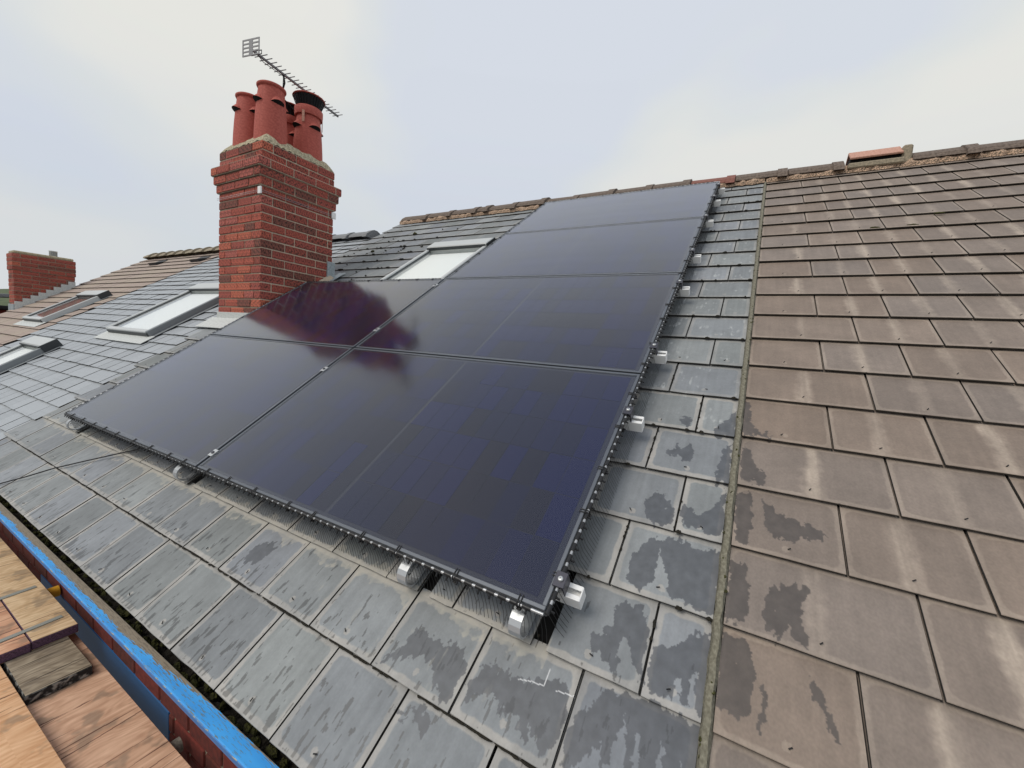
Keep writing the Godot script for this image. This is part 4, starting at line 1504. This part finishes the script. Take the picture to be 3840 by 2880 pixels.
func build_bird_guards() -> void:
	var L := -PW - GAP_U * 0.5
	var R := PW + GAP_U * 0.5
	var top := 4 * PH + 3 * GAP_V
	var mid := 2 * PH + GAP_V
	guard("black mesh guard with painted glints on its twisted edge along the bottom of the panels", Vector2(L, 0), Vector2(R, 0), Vector2(0, -1), true, 0.4)
	guard("black mesh guard with painted glints on its twisted edge up the right side of the panels", Vector2(R, 0), Vector2(R, top), Vector2(1, 0), true, 0.2)
	guard("black mesh guard up the left side of the left panel column", Vector2(L, 0), Vector2(L, mid), Vector2(-1, 0), false, 0.3)
	guard("black mesh guard along the top of the left panel column", Vector2(L, mid), Vector2(-0.01, mid), Vector2(0, 1), false, 0.3)
	guard("black mesh guard up the left side of the upper right panels beside the roof window", Vector2(GAP_U * 0.5, mid + 0.02), Vector2(GAP_U * 0.5, top), Vector2(-1, 0), false, 0.5)
	guard("black mesh guard along the topmost panel edge under the ridge", Vector2(GAP_U * 0.5, top), Vector2(R, top), Vector2(0, 1), false, 0.1)


# ---------------------------------------------------------------- roof windows
func roof_window(label: String, u0: float, u1: float, v0: float, v1: float, pale: bool, blind: Material) -> void:
	var o := thing("roof_window", label, "roof window", rp((u0 + u1) * 0.5, v0, SL), RB, "roof windows")
	var w := (u1 - u0) * 0.5
	var l := v1 - v0
	var fm: Material = M.window_rim if pale else M.window_frame
	var f := 0.05
	part(o, "side_casing", box_mesh(Vector3(-w, -0.01, -l), Vector3(-w + f * 0.75, 0.066, 0), 0.006), M.window_rim)
	part(o, "side_casing", box_mesh(Vector3(w - f * 0.75, -0.01, -l), Vector3(w, 0.066, 0), 0.006), fm)
	part(o, "bottom_casing", box_mesh(Vector3(-w + f * 0.75, -0.01, -0.05), Vector3(w - f * 0.75, 0.062, 0.004), 0.006), M.window_rim)
	part(o, "bottom_seal", box_mesh(Vector3(-w + 0.02, 0.004, 0.004), Vector3(w - 0.02, 0.045, 0.01), 0.002), M.window_frame_dark)
	part(o, "top_hood", box_mesh(Vector3(-w - 0.006, -0.01, -l - 0.03), Vector3(w + 0.006, 0.088, -l + 0.13), 0.012), M.window_rim)
	part(o, "hood_edge", box_mesh(Vector3(-w + 0.01, 0.052, -l + 0.13), Vector3(w - 0.01, 0.082, -l + 0.142), 0.003), M.window_frame_dark)
	part(o, "hood_end", box_mesh(Vector3(w + 0.006, -0.008, -l - 0.03), Vector3(w + 0.014, 0.086, -l + 0.135), 0.003), M.window_frame_dark)
	for s: float in [-1.0, 1.0]:
		part(o, "gasket", box_mesh(Vector3(s * (w - f * 0.75) - 0.006, 0.03, -l + 0.13), Vector3(s * (w - f * 0.75) + 0.006, 0.052, -0.05), 0.002), M.window_frame_dark)
	var g := MB.new()
	g.quad(Vector3(-w + f * 0.75, 0.046, -0.05), Vector3(w - f * 0.75, 0.046, -0.05), Vector3(w - f * 0.75, 0.046, -l + 0.13), Vector3(-w + f * 0.75, 0.046, -l + 0.13))
	part(o, "pane", g.mesh(), M.window_glass)
	var bl := MB.new()
	bl.quad(Vector3(-w + f * 0.75, 0.012, -0.05), Vector3(w - f * 0.75, 0.012, -0.05), Vector3(w - f * 0.75, 0.012, -l + 0.13), Vector3(-w + f * 0.75, 0.012, -l + 0.13))
	part(o, "blind", bl.mesh(), blind)
	var ap := MB.new()
	ap.box(Vector3(-w - 0.08, 0.004, -0.01), Vector3(w + 0.08, 0.009, 0.13), 0.001)
	part(o, "lead_apron", ap.mesh(), M.lead_pale)
	for s: float in [-1.0, 1.0]:
		part(o, "side_flashing", box_mesh(Vector3(s * (w + 0.03) - 0.03, 0.002, -l), Vector3(s * (w + 0.03) + 0.03, 0.006, 0.0), 0.001), M.window_frame)

func build_roof_windows() -> void:
	roof_window("pale framed roof window tucked against the upper left panel edge", -0.88, -0.14, 2.06, 3.03, true, M.blind)
	roof_window("large grey framed roof window just left of the red chimney", -4.17, -3.1, 1.03, 2.12, false, M.blind)
	roof_window("roof window in the far brown tiles below the small chimney", -7.7, -6.75, 1.08, 1.95, true, M.blind_dark)
	roof_window("grey roof window cut off by the left edge of the picture", -5.38, -4.62, -0.38, 0.68, false, M.blind)


# ---------------------------------------------------------------- television aerial
func build_aerial() -> void:
	var a := Vector3(-1.985, 3.1, -1.255)
	var b := Vector3(-2.19, 3.1, -2.31)
	var d := (b - a).normalized()
	var side := d.cross(Vector3.UP).normalized()
	var mast := Vector3(-2.19, 2.36, -1.66)
	var o := thing("tv_aerial", "grey television aerial with slotted reflector above the chimney pots", "aerial", mast)
	var mb := MB.new()
	mb.tube([Vector3.ZERO, Vector3(0, 0.6, 0)], 0.012, 8)
	part(o, "mast", mb.mesh(), M.black_metal)
	var bm := MB.new()
	bm.box(Vector3(-0.009, -0.009, -a.distance_to(b)), Vector3(0.009, 0.009, 0.0), 0.002, Basis(side, Vector3.UP, -d), a - mast)
	part(o, "boom", bm.mesh(), M.aerial)
	var n := 20
	for i in n:
		var p := a + d * (0.1 + (a.distance_to(b) - 0.11) * i / (n - 1.0)) - mast
		var e := MB.new()
		var hl := lerpf(0.075, 0.068, i / (n - 1.0))
		e.tube([p - side * hl + Vector3(0, 0.008, 0), p + side * hl + Vector3(0, 0.008, 0)], 0.0045, 5)
		part(o, "element", e.mesh(), M.aerial)
	# slotted reflector plate behind the boom
	var rf := MB.new()
	var bs := Basis(side, Vector3.UP, -d)
	var ro := a - mast
	for s: float in [-1.0, 1.0]:
		rf.box(Vector3(s * 0.095 - 0.006, -0.055, -0.002), Vector3(s * 0.095 + 0.006, 0.085, 0.002), 0.0, bs, ro)
	rf.box(Vector3(-0.022, -0.055, -0.0022), Vector3(0.022, 0.085, 0.0022), 0.0, bs, ro)
	for k in 5:
		var y := -0.05 + 0.0325 * k
		rf.box(Vector3(-0.1, y - 0.006, -0.0024), Vector3(0.1, y + 0.006, 0.0024), 0.0, bs, ro)
	part(o, "reflector", rf.mesh(), M.aerial)
	var dp := MB.new()
	var dc := a + d * 0.055 - mast
	dp.tube([dc - side * 0.06 + Vector3(0, 0.02, 0), dc + side * 0.06 + Vector3(0, 0.02, 0), dc + side * 0.06 - Vector3(0, 0.012, 0), dc - side * 0.06 - Vector3(0, 0.012, 0), dc - side * 0.06 + Vector3(0, 0.02, 0)], 0.004, 5)
	part(o, "dipole", dp.mesh(), M.black_metal)
	var arm := MB.new()
	var q0 := a + d * 0.34 - mast
	var q1 := Vector3(0, 0.6, 0)
	arm.tube([q0, q0 + Vector3(0, -0.07, 0) + d * 0.015, (q0 + q1) * 0.5 + Vector3(-0.01, -0.06, 0), q1, q1 + d * 0.22 + Vector3(0, -0.06, 0), q1 + d * 0.36 + Vector3(0, 0.13, 0)], 0.009, 7)
	part(o, "cradle_arm", arm.mesh(), M.black_metal)
	var cab := MB.new()
	cab.tube([dc, dc + d * 0.07 - Vector3(0, 0.03, 0), q0 - Vector3(0, 0.02, 0), q1 + side * 0.01, Vector3(0.014, 0.3, 0)], 0.0035, 5)
	part(o, "lead_cable", cab.mesh(), M.cable)


# ---------------------------------------------------------------- scaffold boards and tubes
func wood_mat(called: String, sd: int, lo: Color, hi: Color, dark: Color, across: float) -> StandardMaterial3D:
	# sheet timber: growth rings, splits along the grain (texture x runs across, y along the grain)
	var s := 512
	var d := PackedByteArray()
	d.resize(s * s * 3)
	var f := FastNoiseLite.new()
	f.seed = sd
	f.frequency = 0.006
	f.fractal_octaves = 3
	for y in s:
		for x in s:
			var warp := f.get_noise_2d(x * 1.0, y * 0.45)
			var ring := sin((x * 0.2 + warp * 44.0))
			var na := NA[((y >> 2) & 511) * 512 + ((x * 3 + sd * 31) & 511)] * 0.00392
			var nb := NB[(y & 511) * 512 + ((x + sd * 17) & 511)] * 0.00392
			var nd := NC[((y >> 4) & 511) * 512 + ((x * 4 + sd * 53) & 511)] * 0.00392
			var c := lo.lerp(hi, clampf(0.45 + ring * 0.15 + (na - 0.5) * 0.8 + (nb - 0.5) * 0.7, 0.0, 1.0))
			if nd > 0.86: c = c.lerp(dark, clampf((nd - 0.86) * 14.0, 0.0, 0.85))
			if nb < 0.36: c = c.lerp(c8(122, 110, 96), clampf((0.36 - nb) * 3.0, 0.0, 0.4))
			var i := (y * s + x) * 3
			d[i] = int(c.r * 255); d[i + 1] = int(c.g * 255); d[i + 2] = int(c.b * 255)
	# splits along the grain
	var sg := RandomNumberGenerator.new()
	sg.seed = sd * 7919
	for k in 46:
		var cx := sg.randf_range(0, s)
		var cy := sg.randi_range(0, s - 1)
		var ln := sg.randi_range(24, 190)
		var wd := sg.randf_range(0.6, 1.7)
		var lean := sg.randf_range(-0.08, 0.08)
		for q in ln:
			var taper: float = wd * sin(PI * (q + 0.5) / ln)
			for e in range(-2, 3):
				var cover: float = clampf(taper + 0.5 - absf(e), 0.0, 1.0) * 0.8
				if cover <= 0.0: continue
				var px: int = posmod(int(cx + lean * q) + e, s)
				var i: int = (((cy + q) % s) * s + px) * 3
				d[i] = int(lerpf(d[i], dark.r * 190.0, cover)); d[i + 1] = int(lerpf(d[i + 1], dark.g * 190.0, cover)); d[i + 2] = int(lerpf(d[i + 2], dark.b * 190.0, cover))
	var m := mat(called, Color.WHITE, 0.88)
	var t := ImageTexture.create_from_image(Image.create_from_data(s, s, false, Image.FORMAT_RGB8, d))
	m.albedo_texture = t
	m.heightmap_enabled = true
	m.heightmap_texture = t
	m.heightmap_scale = 0.12
	return m

# a board lying level; texture y runs along z (across the walk), a metre of wood per repeat
func board(called: String, label: String, u0: float, u1: float, z0: float, z1: float, top: float, th: float, m: Material, ends: Material, turn := 0.0) -> Node3D:
	var c := Vector3((u0 + u1) * 0.5, top - th, (z0 + z1) * 0.5)
	var o := thing(called, label, "board", c, Basis(Vector3(0, 1, 0), turn), "timber boards of the scaffold walkway")
	var hx := (u1 - u0) * 0.5
	var hz := (z1 - z0) * 0.5
	var b := MB.new()
	var k := 1.1
	var e := 0.002
	b.quad(Vector3(-hx + e, th, hz - e), Vector3(hx - e, th, hz - e), Vector3(hx - e, th, -hz + e), Vector3(-hx + e, th, -hz + e), Vector2(0, 0), Vector2(hx * 2 * k, 0), Vector2(hx * 2 * k, hz * 2 * k), Vector2(0, hz * 2 * k))
	b.quad(Vector3(-hx, 0, -hz), Vector3(hx, 0, -hz), Vector3(hx, 0, hz), Vector3(-hx, 0, hz))
	part(o, "face", b.mesh(), m)
	var g := MB.new()
	g.box(Vector3(-hx, 0, -hz), Vector3(hx, th - 0.0008, hz), 0.003)
	part(o, "edges", g.mesh(), ends)
	return o

func build_scaffold() -> void:
	var pink := wood_mat("pink_ply", 3, c8(188, 146, 118), c8(230, 190, 160), c8(116, 76, 58), 1.0)
	var orange := wood_mat("orange_ply", 4, c8(196, 146, 104), c8(230, 188, 148), c8(140, 96, 68), 1.0)
	var pale := wood_mat("pale_ply", 5, c8(192, 158, 118), c8(232, 204, 166), c8(150, 104, 76), 1.0)
	var pink2 := wood_mat("rosy_board", 7, c8(188, 136, 106), c8(226, 180, 146), c8(120, 76, 60), 1.0)
	var grey := wood_mat("grey_board", 6, c8(116, 102, 84), c8(178, 164, 142), c8(66, 56, 46), 1.0)
	board("plywood_sheet", "pinkish plywood sheet with dark splits, lowest layer of the walkway", -0.62, 1.5, 0.306, 1.45, -0.77, 0.024, pink, pink)
	board("plywood_sheet", "orange plywood sheet in the bottom left corner of the picture", -0.6, 0.95, 0.525, 1.5, -0.727, 0.024, orange, orange, 0.012)
	board("scaffold_board", "short weathered grey board with black and white end", -0.72, -0.013, 0.344, 0.52, -0.731, 0.038, grey, M.board_end)
	var a := board("scaffold_board", "pale board with purple painted end, nearer the blue gutter", -2.4, -0.296, 0.313, 0.447, -0.692, 0.038, pale, M.purple)
	board("scaffold_board", "pinkish board with purple painted end beside the pale board", -2.4, -0.292, 0.449, 0.60, -0.693, 0.038, pink2, M.purple)
	for s: Array in [[-0.40, "grey woven strap lying across the boards near their purple ends"], [-0.78, "grey woven strap lying across the boards further from their ends"]]:
		var st := thing("lashing_strap", s[1], "strap", Vector3(s[0], -0.6925, 0.44), Basis(Vector3(0, 1, 0), 0.1), "straps on the pale scaffold board")
		part(st, "webbing", box_mesh(Vector3(-0.012, 0.0005, -0.105), Vector3(0.012, 0.004, 0.15), 0.0015), M.strap)
	var t1 := thing("scaffold_tube", "bare steel scaffold tube butting the brick wall at lower right", "scaffold tube", Vector3(0.51, -0.821, 0.6))
	var b := MB.new()
	b.tube([Vector3(0.02, 0, -0.33), Vector3(0, 0, 0.6)], 0.0242, 18)
	part(t1, "tube", b.mesh(), M.tube_steel)
	var t2 := thing("scaffold_tube", "dark scaffold tube with a yellow end cap at the wall", "scaffold tube", Vector3(-0.805, -0.757, 0.6))
	var b2 := MB.new()
	b2.tube([Vector3(0, 0, -0.30), Vector3(0, 0, 0.6)], 0.0242, 18)
	part(t2, "tube", b2.mesh(), M.black_metal)
	var b3 := MB.new()
	b3.tube([Vector3(0, 0, -0.342), Vector3(0, 0, -0.30)], 0.0265, 18)
	part(t2, "end_cap", b3.mesh(), M.tube_yellow)


# ---------------------------------------------------------------- cable, moss
func build_small_things() -> void:
	var pts := [[-0.72, 0.16, 0.03], [-0.781, 0.075, 0.012], [-0.83, 0.001, 0.006], [-0.967, -0.076, 0.005], [-1.128, -0.175, 0.006], [-1.27, -0.269, 0.009], [-1.399, -0.367, 0.006], [-1.535, -0.463, 0.006], [-1.64, -0.53, -0.01]]
	var o := thing("cable", "black cable running from under the panels across the slates to the gutter", "cable", rp(-1.1, -0.15, SL), RB)
	var p3 := []
	for p: Array in pts:
		p3.append(Vector3(p[0] + 1.1, p[2] + 0.004, -(p[1] + 0.15)))
	var cv := Curve3D.new()
	for i in p3.size():
		var tg: Vector3 = (p3[mini(i + 1, p3.size() - 1)] - p3[maxi(i - 1, 0)]) * 0.17
		cv.add_point(p3[i], -tg, tg)
	var sm := []
	for i in 49:
		sm.append(cv.sample_baked(cv.get_baked_length() * i / 48.0))
	var b := MB.new()
	b.tube(sm, 0.0036, 8)
	part(o, "sheath", b.mesh(), M.cable)
	# moss: in joints of the upper slates, along the cement strip, in the gutter
	var m := MB.new()
	for i in 80:
		var j := 12 + rng.randi() % 8
		var v := course_v(j)
		var u := rng.randf_range(-2.5, -1.2)
		if rng.randf() < 0.55:
			m.blob(rp(u, v - 0.004, SL - 0.001), Vector3(rng.randf_range(0.006, 0.03), 0.011, 0.009), rng)
		else:
			var off := 1.968 if j % 2 == 0 else 1.835
			u = off - 0.2655 * roundf((off - u) / 0.2655)
			m.blob(rp(u, v + rng.randf_range(0.0, 0.2), SL - 0.002), Vector3(0.008, 0.012, rng.randf_range(0.008, 0.02)), rng)
	for i in 40:
		m.blob(rp(rng.randf_range(1.76, 2.09), course_v(3 + rng.randi() % 17) - 0.003, SL - 0.003), Vector3(rng.randf_range(0.005, 0.014), 0.008, 0.006), rng)
	for i in 60:
		var j := 2 + rng.randi() % 6
		var off := 1.968 if j % 2 == 0 else 1.835
		m.blob(rp(off - (0.2655 if rng.randf() < 0.3 else 0.0) + rng.randf_range(-0.002, 0.002), course_v(j) + rng.randf_range(0, 0.21), SL - 0.005), Vector3(0.004, 0.006, rng.randf_range(0.005, 0.014)), rng)
	for i in 420:
		m.blob(rp(rng.randf_range(-2.3, 2.05), -0.2575 + rng.randf_range(-0.003, 0.001), SL - 0.009), Vector3(rng.randf_range(0.006, 0.02), 0.004, 0.0035), rng)
	var dm := part(self, "moss_tufts", m.mesh(), M.moss_dark)
	tag(dm, "dark moss tufts lodged in the joints of the grey slates", "moss", "", "stuff")
	var g := MB.new()
	for i in 70:
		g.blob(rp(2.105 + rng.randf_range(-0.01, 0.012), rng.randf_range(-0.45, 4.2), SL + 0.004), Vector3(rng.randf_range(0.003, 0.006), 0.005, rng.randf_range(0.004, 0.010)), rng)
	for i in 160:
		g.blob(Vector3(rng.randf_range(-1.6, 2.2), -0.446, rng.randf_range(0.3, 0.345)), Vector3(rng.randf_range(0.006, 0.02), 0.014, 0.01), rng)
	for q: Array in [[-1.75, 3.74], [-1.97, 3.16]]:
		g.blob(rp(q[0], q[1], SL), Vector3(0.035, 0.02, 0.02), rng)
	for q: Array in [[2.9, 2.92], [2.72, 2.91], [3.05, 3.1]]:
		g.blob(rp(q[0], q[1], SL), Vector3(0.03, 0.008, 0.008), rng)
	var gm := part(self, "moss_patches", g.mesh(), M.moss)
	tag(gm, "green brown moss on the cement strip and in the gutter", "moss", "", "stuff")
